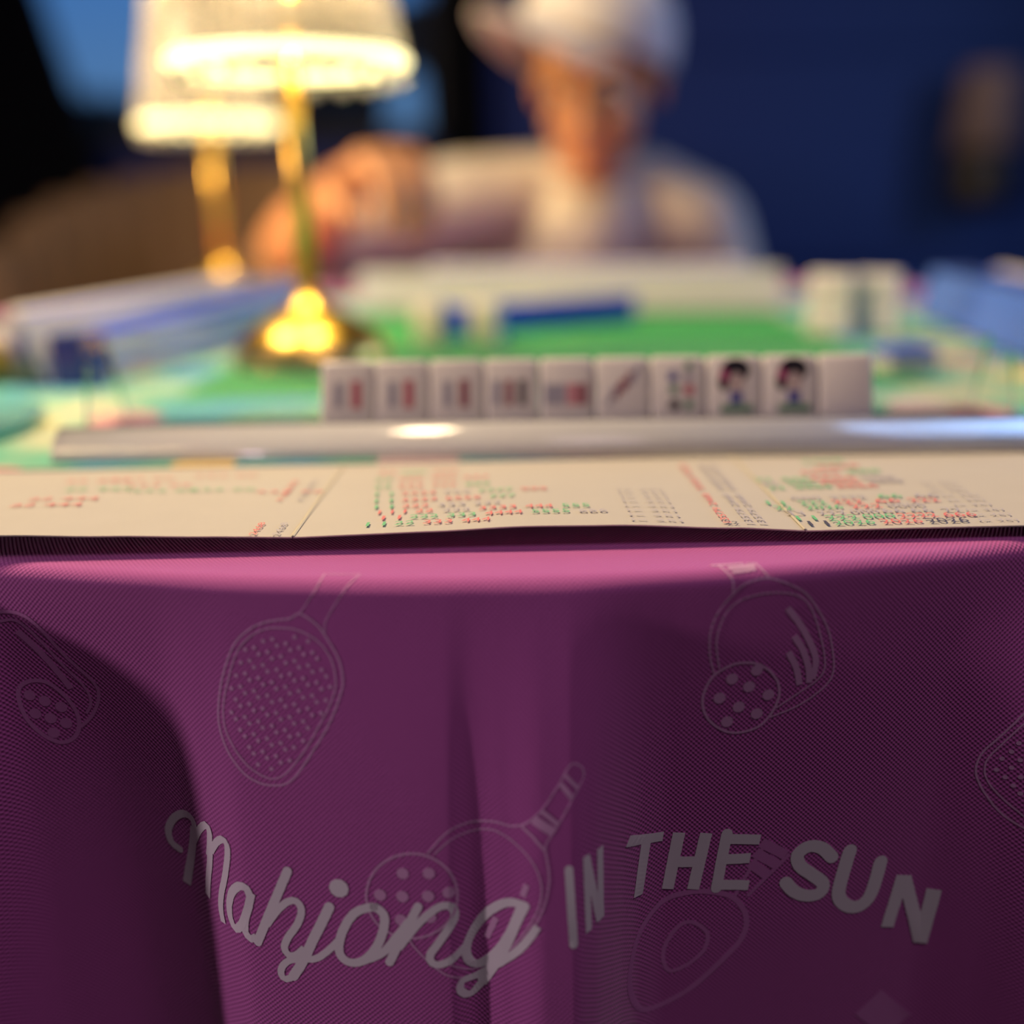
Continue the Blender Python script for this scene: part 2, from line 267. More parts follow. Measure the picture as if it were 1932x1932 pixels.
PRINT = [
('letter_m','text',2.74,[(-110.6,99),(-111.5,98.6),(-112.8,98),(-113.8,97),(-114.1,96),(-114.3,94.7),(-114.3,93.4),(-114,92),(-113.4,90.7),(-112.5,89.2),(-111.5,87.9),(-110.5,86.8),(-109.1,85.7),(-107.7,84.9),(-106.4,84.4),(-105.1,84.3),(-103.9,84.5),(-102.9,84.9),(-102.4,85.7),(-102.2,86.8),(-102.1,87.9),(-102.6,90),(-103.1,91.7)]),
('letter_m','text',3.29,[(-102.6,88.2),(-102.9,89.3),(-103.3,91),(-103.8,92.9),(-104.3,94.8),(-104.9,96.6),(-105.4,98.3),(-105.9,99.8),(-106.4,101.4),(-106.9,102.9),(-107.4,104.4),(-108,106),(-108.5,107.7),(-109,109.4),(-109.5,110.9),(-109.8,111.9)]),
('letter_m','text',2.39,[(-104,94.2),(-103.1,92.8),(-101.9,90.7),(-100.6,88.5),(-99.4,86.8),(-97.3,84.3),(-95.7,83.1),(-94.8,83.4),(-94.4,84.7),(-94.3,85.7),(-94.5,87),(-94.7,88.3),(-94.9,89.6),(-95.3,91.4),(-95.8,93.3),(-96.2,94.6)]),
('letter_m','text',2.63,[(-94.6,89),(-94.7,89.9),(-94.9,91.2),(-95.1,92.7),(-95.4,94.3),(-95.7,95.9),(-96,97.3),(-96.4,98.8),(-96.9,100.4),(-97.3,102),(-97.7,103.5),(-98.1,105.1),(-98.5,106.9),(-98.8,108.5),(-99.1,110),(-99.4,111)]),
('letter_m','text',2.35,[(-94.4,91.6),(-93.7,90.4),(-92.6,88.7),(-91.6,87.2),(-90.1,85.6),(-88.7,84.6),(-87.5,84.6),(-86.8,85.5),(-86.6,86.5),(-86.7,87.9),(-86.9,89.6),(-87.2,90.9),(-87.5,92.4),(-88,94.1),(-88.4,95.8),(-88.9,97.4),(-89.4,99),(-89.9,100.5),(-90.5,102.1),(-91,103.6),(-91.4,105),(-91.8,106.6),(-92.1,108),(-92.3,109.4),(-92.4,110.7),(-92.4,112.1),(-92.2,113.5),(-92,114.7),(-91.9,115.5)]),
('letter_a','text',2.65,[(-79.2,100),(-79.4,99.3),(-79.8,98.2),(-80.3,97.4),(-81.4,97),(-82.9,97.4),(-83.9,98.3),(-85.1,99.6),(-86.1,101.1),(-86.9,102.7),(-87.5,104.6),(-88,106.3),(-88.1,107.6),(-88.2,108.8),(-88.2,109.9),(-88,111),(-87.5,112.2),(-86.9,113.3),(-86.1,113.7),(-84.7,112.8),(-83.2,110.8),(-82.5,109.5),(-81.8,107.9),(-81.2,106.3),(-80.6,104.8),(-80.1,103.4),(-79.7,101.9),(-79.3,100.6),(-79,99.6)]),
('letter_a','text',2.62,[(-78.7,98.5),(-78.9,99.3),(-79.2,100.5),(-79.6,101.9),(-79.9,103.2),(-80.3,104.4),(-80.8,105.6),(-81.2,106.9),(-81.5,108.1),(-81.8,109.7),(-81.9,111.2),(-81.9,112.4),(-81.1,113.6),(-80,114.2),(-78.8,113.7),(-77.9,113)]),
('letter_h','text',2.84,[(-66.7,89.2),(-67,89.9),(-67.4,90.8),(-67.8,91.8),(-68.4,93),(-68.9,94.3),(-69.5,95.6),(-70.1,97),(-70.7,98.4),(-71.3,99.7),(-71.9,101),(-72.4,102.3),(-73,103.6),(-73.6,104.9),(-74.2,106.4),(-74.8,107.8),(-75.4,109.2),(-76,110.6),(-76.5,111.8),(-77,112.9),(-77.4,113.9),(-77.7,114.7)]),
('letter_h','text',2.28,[(-74.3,108.1),(-73.8,107.3),(-73.1,106.2),(-72.2,104.9),(-71.4,103.7),(-70.6,102.6),(-69.7,101.5),(-68.7,100.5),(-67.8,99.6),(-66.9,99),(-65.5,98.4),(-64.4,98.6),(-63.7,99.2),(-63.2,100.1),(-63,101.2),(-63.1,102.3),(-63.4,103.4),(-63.9,104.7),(-64.4,105.9),(-65.2,107.2),(-66,108.5),(-66.9,109.7),(-67.6,110.8),(-68.3,112.2),(-68.8,113.4),(-69.1,114.4),(-68.8,115.9),(-68,116.8),(-66.9,117),(-65.6,116.6),(-64.5,115.7),(-63.4,114.5),(-62.7,113.7)]),
('letter_j','text',3.04,[(-54.4,98.9),(-54.7,99.6),(-55.2,100.6),(-55.7,101.8),(-56.4,103.1),(-57,104.5),(-57.7,105.9),(-58.4,107.4),(-59.1,108.7),(-59.7,110),(-60.2,111),(-60.8,112.5),(-61.4,113.7),(-61.8,114.8),(-62.3,115.8),(-62.7,116.8),(-63.3,117.8),(-64,119.2),(-64.8,120.7),(-65.7,122.1),(-66.4,123.3),(-66.9,124.1)]),
('letter_j','text',2.18,[(-66.9,124.1),(-68,124.9),(-69.3,125.5),(-70.2,125.1),(-70.7,124.1),(-70.7,122.8),(-70.2,121.4),(-69.6,120.5),(-68.8,119.6),(-67.8,118.8),(-66.6,118.3),(-65.3,117.9),(-63.9,117.6),(-62.9,117.4),(-61.9,117.3),(-60.8,117.2),(-59.8,116.8),(-58.8,116.3),(-57.8,115.6),(-56.9,114.7),(-55.9,113.8),(-54.9,112.7),(-53.7,111.4),(-52.7,110.2),(-52.1,109.4)]),
('letter_j','dot',2.94,[(-51.3,92.6)]),
('letter_o','text',2.66,[(-41.2,97.3),(-40.4,97.7),(-39.3,98.4),(-38.5,99.4),(-38.3,100.3),(-38.2,101.4),(-38.4,102.7),(-38.6,104.1),(-38.9,105.1),(-39.3,106.3),(-39.7,107.5),(-40.2,108.7),(-40.8,109.9),(-41.4,110.9),(-42.1,112),(-42.9,113),(-43.8,114),(-44.7,114.8),(-45.6,115.4),(-46.7,115.9),(-47.9,116.2),(-49,116.2),(-49.9,116),(-50.7,115.5),(-51.4,114.8),(-51.9,113.9),(-52.1,112.7),(-52.1,111.7),(-52,110.6),(-51.7,109.3),(-51.4,108.1),(-51,106.8),(-50.5,105.7),(-50,104.6),(-49.4,103.4),(-48.8,102.3),(-48,101.3),(-47.3,100.3),(-46.5,99.6),(-45.4,98.8),(-44.2,98.3),(-43,97.8),(-41.9,97.5),(-41.2,97.3)]),
('letter_o','text',2.4,[(-45.3,115.4),(-44.6,115),(-43.7,114.5),(-42.5,114),(-41.4,113.3),(-40.2,112.6),(-39.2,111.8),(-38.4,111),(-37.6,110),(-36.8,108.9),(-36.1,107.9),(-35.4,106.8),(-34.7,105.9),(-33.9,104.8),(-33.1,103.6),(-32.3,102.5),(-31.7,101.6),(-31.2,101)]),
('letter_n','text',2.54,[(-28.5,96.1),(-28.8,96.8),(-29.3,97.7),(-29.8,98.8),(-30.4,100),(-31,101.3),(-31.7,102.7),(-32.3,104),(-32.9,105.2),(-33.4,106.4),(-34.1,107.7),(-34.7,109.1),(-35.4,110.5),(-36,111.8),(-36.5,113),(-37,114),(-37.3,114.7)]),
('letter_n','text',2.31,[(-34.5,109.8),(-34.1,109.1),(-33.5,108.3),(-32.8,107.2),(-32,106.1),(-31.2,104.9),(-30.4,103.8),(-29.5,102.6),(-28.7,101.6),(-28,100.7),(-27.1,99.8),(-26.3,98.9),(-25.4,98.1),(-24.6,97.4),(-23.8,96.7),(-23,96.2),(-22.4,95.8),(-21,95.4),(-19.9,95.5),(-19.1,96),(-18.6,97),(-18.3,98.3),(-18.5,99.8),(-18.8,100.5),(-19.3,101.3),(-19.8,102.2),(-20.5,103.2),(-21.1,104.2),(-21.8,105.2),(-22.3,106.1),(-23.1,107.3),(-23.9,108.5),(-24.7,109.6),(-25.3,110.6),(-25.6,111.5),(-25.6,112.7),(-25,113.7),(-24.1,114.1),(-23.2,114.2),(-22.2,113.9),(-21,113.4),(-19.8,112.7),(-19.1,112.1),(-18.3,111.5),(-17.5,110.8),(-16.7,110.2),(-15.9,109.6),(-15.3,109.1),(-14.8,108.7)]),
('letter_g','text',2.57,[(1.4,93.9),(0.7,93.9),(-0.3,93.9),(-1.5,93.9),(-2.7,94.2),(-3.9,94.6),(-4.7,95.1),(-5.6,95.7),(-6.6,96.5),(-7.5,97.4),(-8.5,98.3),(-9.3,99.3),(-10.1,100.3),(-10.9,101.3),(-11.6,102.4),(-12.3,103.5),(-13,104.5),(-13.6,105.6),(-14.1,106.5),(-14.5,107.3),(-15,108.4),(-15.3,109.5),(-15.5,110.5),(-15.6,111.6),(-15.5,112.6),(-15.2,113.8),(-14.6,115),(-13.8,115.9),(-12.8,116.3),(-11.9,116.1),(-10.8,115.5),(-9.7,114.5),(-8.6,113.4),(-7.5,112.1),(-6.9,111.1),(-6.2,110.1),(-5.5,109),(-4.9,107.9),(-4.3,106.7),(-3.7,105.5),(-3,104.2),(-2.5,103.1),(-2,101.9),(-1.4,100.6),(-0.9,99.3),(-0.4,98),(0.1,96.7),(0.6,95.6),(0.9,94.7),(1.2,94.1)]),
('letter_g','text',2.88,[(1.1,93.1),(0.9,93.8),(0.6,94.7),(0.2,95.7),(-0.2,96.9),(-0.6,98.1),(-1.1,99.4),(-1.6,100.8),(-2.1,102.3),(-2.6,103.7),(-3.1,105.1),(-3.6,106.4),(-4.1,107.7),(-4.6,108.9),(-5.2,110.2),(-5.9,111.6),(-6.6,113.1),(-7.3,114.5),(-8,116),(-8.7,117.3),(-9.4,118.6),(-10,119.8),(-10.6,120.8),(-11.1,121.7),(-11.4,122.3)]),
('letter_g','text',2.12,[(-11.4,122.3),(-11.9,123),(-12.7,124),(-13.5,125),(-14.3,125.6),(-15,125.8),(-16,125.4),(-16.8,124.4),(-17.4,123.4),(-17.6,122.3),(-17.4,121.2),(-16.9,120.5),(-16.2,120.3),(-15.2,120.4),(-14,120.4),(-12.7,120),(-11.9,119.5),(-10.9,118.8),(-9.9,118),(-8.9,117.1),(-7.9,116.2),(-6.9,115.1),(-5.9,114.2),(-5,113.2),(-4,112.2),(-3,111.2),(-2.1,110.1),(-1.2,109),(-0.3,107.8),(0.4,106.7),(1.2,105.5),(1.9,104.2),(2.6,103),(3.3,101.8),(3.8,100.8),(4.3,99.9),(4.7,99.3)]),
('letter_i','text',2.36,[(13.4,82.5),(13.4,83.8),(13.5,85.1),(13.5,86.4),(13.6,87.7),(13.6,88.9),(13.7,90.2),(13.7,91.6),(13.8,92.9),(13.8,94.2),(13.9,95.5),(13.9,96.8),(14,98.1),(14.1,99.5),(14.1,100.8),(14.2,102.2),(14.2,103.5),(14.3,104.9)]),
('letter_n','text',1.9,[(18.3,80.2),(18.3,81.6),(18.3,82.9),(18.3,84.2),(18.4,85.6),(18.4,86.9),(18.4,88.3),(18.4,89.6),(18.5,91),(18.5,92.3),(18.5,93.7),(18.5,95.1),(18.6,96.5),(18.6,97.8),(18.6,99.2),(18.7,100.6),(18.7,102),(18.7,103.4)]),
('letter_n','text',1.93,[(18.4,80.6),(18.7,82),(18.9,83.4),(19.1,84.8),(19.4,86.2),(19.6,87.6),(19.8,89),(20.1,90.4),(20.3,91.9),(20.6,93.4),(20.8,94.8),(21.1,96.3),(21.3,97.9),(21.6,99.4),(21.9,101),(22.1,102.6)]),
('letter_n','text',1.97,[(22.6,80.5),(22.6,81.9),(22.6,83.2),(22.6,84.6),(22.6,86),(22.6,87.4),(22.6,88.8),(22.6,90.2),(22.6,91.6),(22.6,93),(22.6,94.4),(22.6,95.8),(22.6,97.2),(22.6,98.6),(22.7,100.1),(22.7,101.5),(22.7,103)]),
('letter_t','text',3.34,[(32.4,86.5),(34,87.4),(35.6,88.3),(37.2,88.9),(38.8,89.3),(40.3,89.7),(41.8,90),(43.3,90.2),(44.8,90.4)]),
('letter_t','text',3.38,[(39,89.4),(38.9,90.9),(38.7,92.4),(38.5,93.9),(38.3,95.4),(38.1,96.8),(37.9,98.3),(37.7,99.8),(37.5,101.3),(37.3,102.8),(37.1,104.2),(36.9,105.7),(36.7,107.1),(36.4,108.6)]),
('letter_h','text',3.94,[(49.9,89.6),(49.7,91.2),(49.4,92.7),(49.2,94.3),(49,95.9),(48.7,97.4),(48.5,99),(48.3,100.6),(48,102.2),(47.8,103.7),(47.6,105.3),(47.3,106.9),(47.1,108.5),(46.8,110.1)]),
('letter_h','text',3.96,[(58.6,90.6),(58.3,92.2),(58,93.7),(57.8,95.3),(57.5,96.9),(57.3,98.4),(57,100),(56.7,101.6),(56.5,103.2),(56.2,104.7),(55.9,106.3),(55.7,107.9),(55.4,109.5),(55.1,111.1)]),
('letter_h','text',3.95,[(48.7,100.2),(50.1,100.3),(51.5,100.5),(52.9,100.6),(54.3,100.7),(55.7,100.9),(57.1,101)]),
('letter_e','text',3.67,[(65.3,91.5),(65.1,93),(64.9,94.5),(64.7,96.1),(64.5,97.6),(64.3,99.1),(64.1,100.7),(63.9,102.2),(63.7,103.8),(63.6,105.3),(63.4,106.8),(63.2,108.4),(63,110),(62.8,111.5)]),
('letter_e','text',3.64,[(64.5,93.4),(66,93.5),(67.4,93.7),(68.9,93.9),(70.4,94.1),(71.9,94.3),(73.4,94.5),(74.8,94.7),(76.3,94.9)]),
('letter_e','text',3.68,[(63.5,100.9),(64.9,101),(66.3,101),(67.7,101.1),(69.1,101.2),(70.6,101.3),(72,101.3),(73.4,101.4)]),
('letter_e','text',3.73,[(62.4,110.1),(63.9,110.3),(65.5,110.5),(67.1,110.7),(68.7,110.9),(70.3,111.1),(71.9,111.4),(73.5,111.6)]),
('letter_s','text',4.47,[(100.9,104.4),(100.2,103.6),(99.3,102.5),(98.2,101.3),(97.1,100.4),(95.7,99.7),(94.2,99.3),(92.8,99.3),(91.7,99.6),(90.7,100.2),(89.8,101),(89.2,101.8),(89.1,103.2),(89.5,104.8),(90.3,106.3),(91.2,107.3),(92.4,108.3),(93.7,109.3),(94.8,110.3),(95.9,111.2),(97,112.1),(98,113.1),(98.6,114),(98.8,115.3),(98.5,116.6),(97.7,117.5),(96.9,117.9),(95.7,118.1),(94.4,118.1),(93.3,117.9),(91.8,117.5),(90.3,116.7),(89,115.8),(87.7,114.5),(86.6,113),(85.9,112)]),
('letter_u','text',4.8,[(106.9,102.7),(106.7,103.6),(106.4,104.8),(106.1,106.3),(105.8,107.9),(105.5,109.5),(105.2,111.1),(105,112.4),(104.7,114.1),(104.5,115.6),(104.3,117.1),(104.3,118.4),(104.5,119.6),(105.3,121.4),(106.5,122.8),(107.8,123.8),(109.1,124.4),(110.5,124.7),(111.8,124.6),(112.9,124.1),(114,123.3),(114.9,122.2),(115.4,121.2),(115.9,120),(116.3,118.6),(116.7,116.9),(116.9,115.6),(117.2,114),(117.5,112.4),(117.7,110.8),(117.9,109.4),(118.1,108.5)]),
('letter_n','text',4.62,[(126.5,114.7),(126.2,116.3),(125.9,118),(125.6,119.6),(125.3,121.2),(125,122.8),(124.7,124.5),(124.4,126.1),(124,127.8),(123.7,129.4),(123.4,131),(123.1,132.7),(122.8,134.4)]),
('letter_n','text',4.65,[(127.2,115.6),(127.7,117.3),(128.2,119),(128.8,120.7),(129.3,122.5),(129.9,124.2),(130.4,125.9),(131,127.6),(131.5,129.4),(132.1,131.1),(132.6,132.8),(133.1,134.6),(133.6,136.3),(134.1,138),(134.6,139.7),(135.1,141.3)]),
('letter_n','text',4.57,[(137.5,120.9),(137.3,122.5),(137.2,124.1),(137,125.7),(136.8,127.3),(136.6,128.9),(136.4,130.5),(136.2,132.2),(136,133.8),(135.8,135.4),(135.6,137.1),(135.4,138.7),(135.2,140.3),(135,142)]),
('paddle_print','line',0.57,[(-60.5,12.4),(-61.4,12.6),(-62.2,13.3),(-63.3,13.9),(-64.2,14.1),(-65.2,14.2),(-66.2,14.3),(-67.4,14.5),(-68.5,14.7),(-69.5,14.9),(-70.5,15.2),(-71.5,15.5),(-72.5,15.9),(-73.5,16.3),(-74.4,16.8),(-75.3,17.4),(-76.2,18),(-77.1,18.7),(-77.9,19.4),(-78.7,20.2),(-79.5,21.1),(-80.2,22.1),(-80.7,23),(-81.3,24.1),(-81.8,25.2),(-82.3,26.3),(-82.7,27.5),(-83.2,28.6),(-83.6,29.7),(-84,31),(-84.4,32.1),(-84.7,33.3),(-85,34.4),(-85.3,35.7),(-85.6,37),(-85.8,38),(-86,39.1),(-86.2,40.2),(-86.3,41.4),(-86.5,42.6),(-86.6,43.7),(-86.6,44.9),(-86.6,46),(-86.5,47),(-86.3,48.1),(-86.1,49.1),(-85.9,50.1),(-85.5,51),(-85.2,52),(-84.8,52.9),(-84.4,53.7),(-83.8,54.7),(-83.2,55.7),(-82.5,56.6),(-81.7,57.5),(-81,58.4),(-80.2,59.2),(-79.5,59.9),(-78.7,60.6),(-77.8,61.2),(-76.9,61.7),(-75.9,62.1),(-75.1,62.4),(-74.2,62.7),(-73,63),(-71.8,63.1),(-70.6,63.1),(-69.5,63),(-68.4,62.9),(-67.3,62.7),(-66.3,62.3),(-65.4,61.8),(-64.4,61.1),(-63.6,60.3),(-62.7,59.3),(-61.8,58),(-61.1,57.2),(-60.5,56.2),(-59.8,55.2),(-59.1,54.2),(-58.4,53.1),(-57.7,51.9),(-57,50.8),(-56.4,49.9),(-55.8,48.9),(-55.1,47.8),(-54.5,46.8),(-53.9,45.8),(-53.3,44.8),(-52.8,43.7),(-52.3,42.8),(-51.8,41.7),(-51.3,40.6),(-50.8,39.5),(-50.4,38.4),(-50,37.4),(-49.7,36.4),(-49.4,35.5),(-49,34.4),(-48.7,33.4),(-48.5,32.5),(-48.4,31.6),(-48.4,30.6),(-48.5,29.7),(-48.6,28.7),(-48.8,27.7),(-49,26.7),(-49.3,25.7),(-49.7,24.7),(-50.1,23.7),(-50.6,22.8),(-51.2,21.8),(-51.8,20.8),(-52.4,19.9),(-52.9,19),(-53.4,18.3),(-54.1,17.2),(-54.7,16.4),(-55.3,15.7),(-56.1,15.1),(-56.9,14.4),(-57.8,13.8),(-58.8,13.2),(-59.7,12.7),(-60.5,12.4)]),
('paddle_print','line',0.48,[(-65.1,16.7),(-66.2,16.7),(-67.3,16.7),(-68.5,16.7),(-69.6,16.9),(-70.8,17.2),(-71.9,17.6),(-73,18.1),(-74,18.7),(-75.1,19.4),(-76,20.2),(-76.9,21),(-77.7,21.8),(-78.4,22.7),(-79.1,23.7),(-79.7,24.9),(-80.2,25.8),(-80.6,26.8),(-81,27.9),(-81.4,29),(-81.8,30.2),(-82.1,31.3),(-82.5,32.5),(-82.8,33.6),(-83.2,34.7),(-83.5,35.9),(-83.8,37),(-84.1,38.1),(-84.3,39.2),(-84.5,40.3),(-84.7,41.4),(-84.8,42.5),(-84.8,43.6),(-84.8,44.6),(-84.7,45.7),(-84.6,46.7),(-84.3,47.7),(-84,48.8),(-83.6,49.8),(-83.1,50.7),(-82.5,51.7),(-82,52.6),(-81.3,53.6),(-80.7,54.5),(-79.9,55.4),(-79.2,56.3),(-78.4,57.1),(-77.6,57.9),(-76.7,58.5),(-75.9,59.1),(-74.9,59.6),(-74,60.1),(-73.1,60.5),(-72.3,60.7),(-71.2,61),(-70.2,61.1),(-69.2,60.9),(-68.2,60.6),(-67.4,60.2),(-66.6,59.6),(-65.7,58.9),(-64.9,58),(-64,57.1),(-63.4,56.3),(-62.7,55.4),(-62,54.5),(-61.3,53.5),(-60.6,52.5),(-59.9,51.5),(-59.2,50.4),(-58.6,49.5),(-58,48.5),(-57.4,47.5),(-56.8,46.4),(-56.2,45.3),(-55.6,44.3),(-55,43.3),(-54.5,42.3),(-54,41.3),(-53.4,40.3),(-52.9,39.3),(-52.4,38.3),(-52,37.3),(-51.6,36.4),(-51.3,35.6),(-50.9,34.5),(-50.7,33.5),(-50.5,32.6),(-50.5,31.7),(-50.5,30.7),(-50.6,29.7),(-50.7,28.7),(-50.9,27.7),(-51.2,26.7),(-51.5,25.7),(-51.9,24.7),(-52.4,23.8),(-52.9,23),(-53.6,22.1),(-54.2,21.3),(-55,20.6),(-55.7,19.9),(-56.6,19.3),(-57.6,18.7),(-58.6,18.2),(-59.6,17.7),(-60.6,17.4),(-61.7,17),(-62.8,16.8),(-63.9,16.7),(-65.1,16.7)]),
('paddle_print','line',0.36,[(-60.5,12.4),(-60,11.8),(-59.4,11),(-58.7,10),(-58,8.9),(-57.2,7.8),(-56.5,6.7),(-55.9,5.9),(-55.4,4.9),(-54.9,3.8),(-54.6,2.7),(-54.3,1.4),(-54.3,0),(-54.3,0),(-54.3,0),(-54,0),(-53.8,0)]),
('paddle_print','line',0.36,[(-53.4,17.7),(-53.4,17.1),(-53.4,16.4),(-53.3,15.3),(-52.8,13.9),(-52.4,13.2),(-51.9,12.4),(-51.4,11.5),(-50.8,10.5),(-50.1,9.5),(-49.4,8.5),(-48.8,7.6),(-48.2,6.7),(-47.6,5.9),(-47.2,5.2),(-46.4,4.2),(-45.7,3.3),(-45.1,2.4),(-44.5,1.5),(-44.1,0.4),(-43.9,0),(-43.6,0),(-43.6,0),(-43.5,0)]),
('paddle_print','line',0.28,[(-53.8,0),(-53.2,0),(-52.3,0),(-51.3,0),(-50.2,0),(-49.1,0),(-47.7,0),(-46,0),(-44.6,0),(-43.5,0)]),
('paddle_print','dotl',0.65,[(-76.9,23.4)]),
('paddle_print','dotl',0.65,[(-78.4,27.3)]),
('paddle_print','dotl',0.66,[(-80,31.2)]),
('paddle_print','dotl',0.67,[(-81.6,35.2)]),
('paddle_print','dotl',0.64,[(-71.4,20.7)]),
('paddle_print','dotl',0.65,[(-74.2,22.7)]),
('paddle_print','dotl',0.65,[(-72.9,24.5)]),
('paddle_print','dotl',0.65,[(-75.7,26.6)]),
('paddle_print','dotl',0.65,[(-74.4,28.4)]),
('paddle_print','dotl',0.65,[(-77.2,30.4)]),
('paddle_print','dotl',0.65,[(-75.9,32.2)]),
('paddle_print','dotl',0.66,[(-78.8,34.4)]),
('paddle_print','dotl',0.66,[(-77.4,36.2)]),
('paddle_print','dotl',0.67,[(-80.4,38.3)]),
('paddle_print','dotl',0.67,[(-79,40.1)]),
('paddle_print','dotl',0.68,[(-82,42.4)]),
('paddle_print','dotl',0.67,[(-80.6,44.2)]),
('paddle_print','dotl',0.64,[(-68.7,20)]),
('paddle_print','dotl',0.64,[(-67.4,21.8)]),
('paddle_print','dotl',0.64,[(-70.2,23.8)]),
('paddle_print','dotl',0.64,[(-68.9,25.6)]),
('paddle_print','dotl',0.65,[(-71.7,27.6)]),
('paddle_print','dotl',0.65,[(-70.4,29.4)]),
('paddle_print','dotl',0.65,[(-73.2,31.5)]),
('paddle_print','dotl',0.65,[(-71.8,33.3)]),
('paddle_print','dotl',0.66,[(-74.7,35.3)]),
('paddle_print','dotl',0.66,[(-73.4,37.1)]),
('paddle_print','dotl',0.66,[(-76.2,39.3)]),
('paddle_print','dotl',0.66,[(-74.9,41.1)]),
('paddle_print','dotl',0.67,[(-77.8,43.3)]),
('paddle_print','dotl',0.67,[(-76.4,45.1)]),
('paddle_print','dotl',0.67,[(-79.4,47.3)]),
('paddle_print','dotl',0.67,[(-78,49.1)]),
('paddle_print','dotl',0.64,[(-62.1,19.2)]),
('paddle_print','dotl',0.64,[(-64.8,21.1)]),
('paddle_print','dotl',0.64,[(-63.5,22.9)]),
('paddle_print','dotl',0.64,[(-66.3,24.9)]),
('paddle_print','dotl',0.64,[(-64.9,26.7)]),
('paddle_print','dotl',0.64,[(-67.7,28.7)]),
('paddle_print','dotl',0.64,[(-66.4,30.5)]),
('paddle_print','dotl',0.65,[(-69.2,32.5)]),
('paddle_print','dotl',0.65,[(-67.9,34.3)]),
('paddle_print','dotl',0.65,[(-70.7,36.4)]),
('paddle_print','dotl',0.65,[(-69.3,38.2)]),
('paddle_print','dotl',0.66,[(-72.2,40.3)]),
('paddle_print','dotl',0.66,[(-70.8,42.1)]),
('paddle_print','dotl',0.66,[(-73.7,44.2)]),
('paddle_print','dotl',0.66,[(-72.4,46)]),
('paddle_print','dotl',0.67,[(-75.2,48.2)]),
('paddle_print','dotl',0.67,[(-73.9,50)]),
('paddle_print','dotl',0.68,[(-76.8,52.2)]),
('paddle_print','dotl',0.68,[(-75.5,54)]),
('paddle_print','dotl',0.63,[(-58.2,20.3)]),
('paddle_print','dotl',0.64,[(-60.9,22.2)]),
('paddle_print','dotl',0.64,[(-59.6,24)]),
('paddle_print','dotl',0.64,[(-62.3,26)]),
('paddle_print','dotl',0.64,[(-61,27.8)]),
('paddle_print','dotl',0.64,[(-63.8,29.8)]),
('paddle_print','dotl',0.64,[(-62.5,31.6)]),
('paddle_print','dotl',0.64,[(-65.2,33.6)]),
('paddle_print','dotl',0.64,[(-63.9,35.4)]),
('paddle_print','dotl',0.65,[(-66.7,37.4)]),
('paddle_print','dotl',0.65,[(-65.4,39.2)]),
('paddle_print','dotl',0.65,[(-68.2,41.3)]),
('paddle_print','dotl',0.65,[(-66.8,43.1)]),
('paddle_print','dotl',0.66,[(-69.6,45.2)]),
('paddle_print','dotl',0.66,[(-68.3,47)]),
('paddle_print','dotl',0.66,[(-71.2,49.1)]),
('paddle_print','dotl',0.66,[(-69.8,50.9)]),
('paddle_print','dotl',0.67,[(-72.7,53.1)]),
('paddle_print','dotl',0.67,[(-71.4,54.9)]),
('paddle_print','dotl',0.68,[(-74.3,57.2)]),
('paddle_print','dotl',0.63,[(-57,23.4)]),
('paddle_print','dotl',0.63,[(-55.7,25.1)]),
('paddle_print','dotl',0.64,[(-58.4,27.1)]),
('paddle_print','dotl',0.64,[(-57.1,28.9)]),
('paddle_print','dotl',0.64,[(-59.9,30.9)]),
('paddle_print','dotl',0.64,[(-58.5,32.6)]),
('paddle_print','dotl',0.64,[(-61.3,34.6)]),
('paddle_print','dotl',0.64,[(-60,36.4)]),
('paddle_print','dotl',0.65,[(-62.7,38.5)]),
('paddle_print','dotl',0.65,[(-61.4,40.3)]),
('paddle_print','dotl',0.65,[(-64.2,42.3)]),
('paddle_print','dotl',0.65,[(-62.9,44.1)]),
('paddle_print','dotl',0.66,[(-65.7,46.2)]),
('paddle_print','dotl',0.66,[(-64.3,48)]),
('paddle_print','dotl',0.66,[(-67.1,50.1)]),
('paddle_print','dotl',0.66,[(-65.8,51.9)]),
('paddle_print','dotl',0.67,[(-68.7,54.1)]),
('paddle_print','dotl',0.67,[(-67.3,55.9)]),
('paddle_print','dotl',0.67,[(-70.2,58.1)]),
('paddle_print','dotl',0.63,[(-54.5,28.2)]),
('paddle_print','dotl',0.63,[(-53.2,30)]),
('paddle_print','dotl',0.64,[(-56,31.9)]),
('paddle_print','dotl',0.64,[(-54.6,33.7)]),
('paddle_print','dotl',0.64,[(-57.4,35.7)]),
('paddle_print','dotl',0.64,[(-56.1,37.5)]),
('paddle_print','dotl',0.64,[(-58.8,39.5)]),
('paddle_print','dotl',0.64,[(-57.5,41.3)]),
('paddle_print','dotl',0.65,[(-60.2,43.3)]),
('paddle_print','dotl',0.65,[(-58.9,45.1)]),
('paddle_print','dotl',0.65,[(-61.7,47.2)]),
('paddle_print','dotl',0.65,[(-60.4,49)]),
('paddle_print','dotl',0.66,[(-63.2,51.1)]),
('paddle_print','dotl',0.66,[(-64.6,55.1)]),
('paddle_print','dotl',0.63,[(-52.1,33)]),
('paddle_print','dotl',0.64,[(-53.5,36.8)]),
('paddle_print','dotl',0.64,[(-54.9,40.6)]),
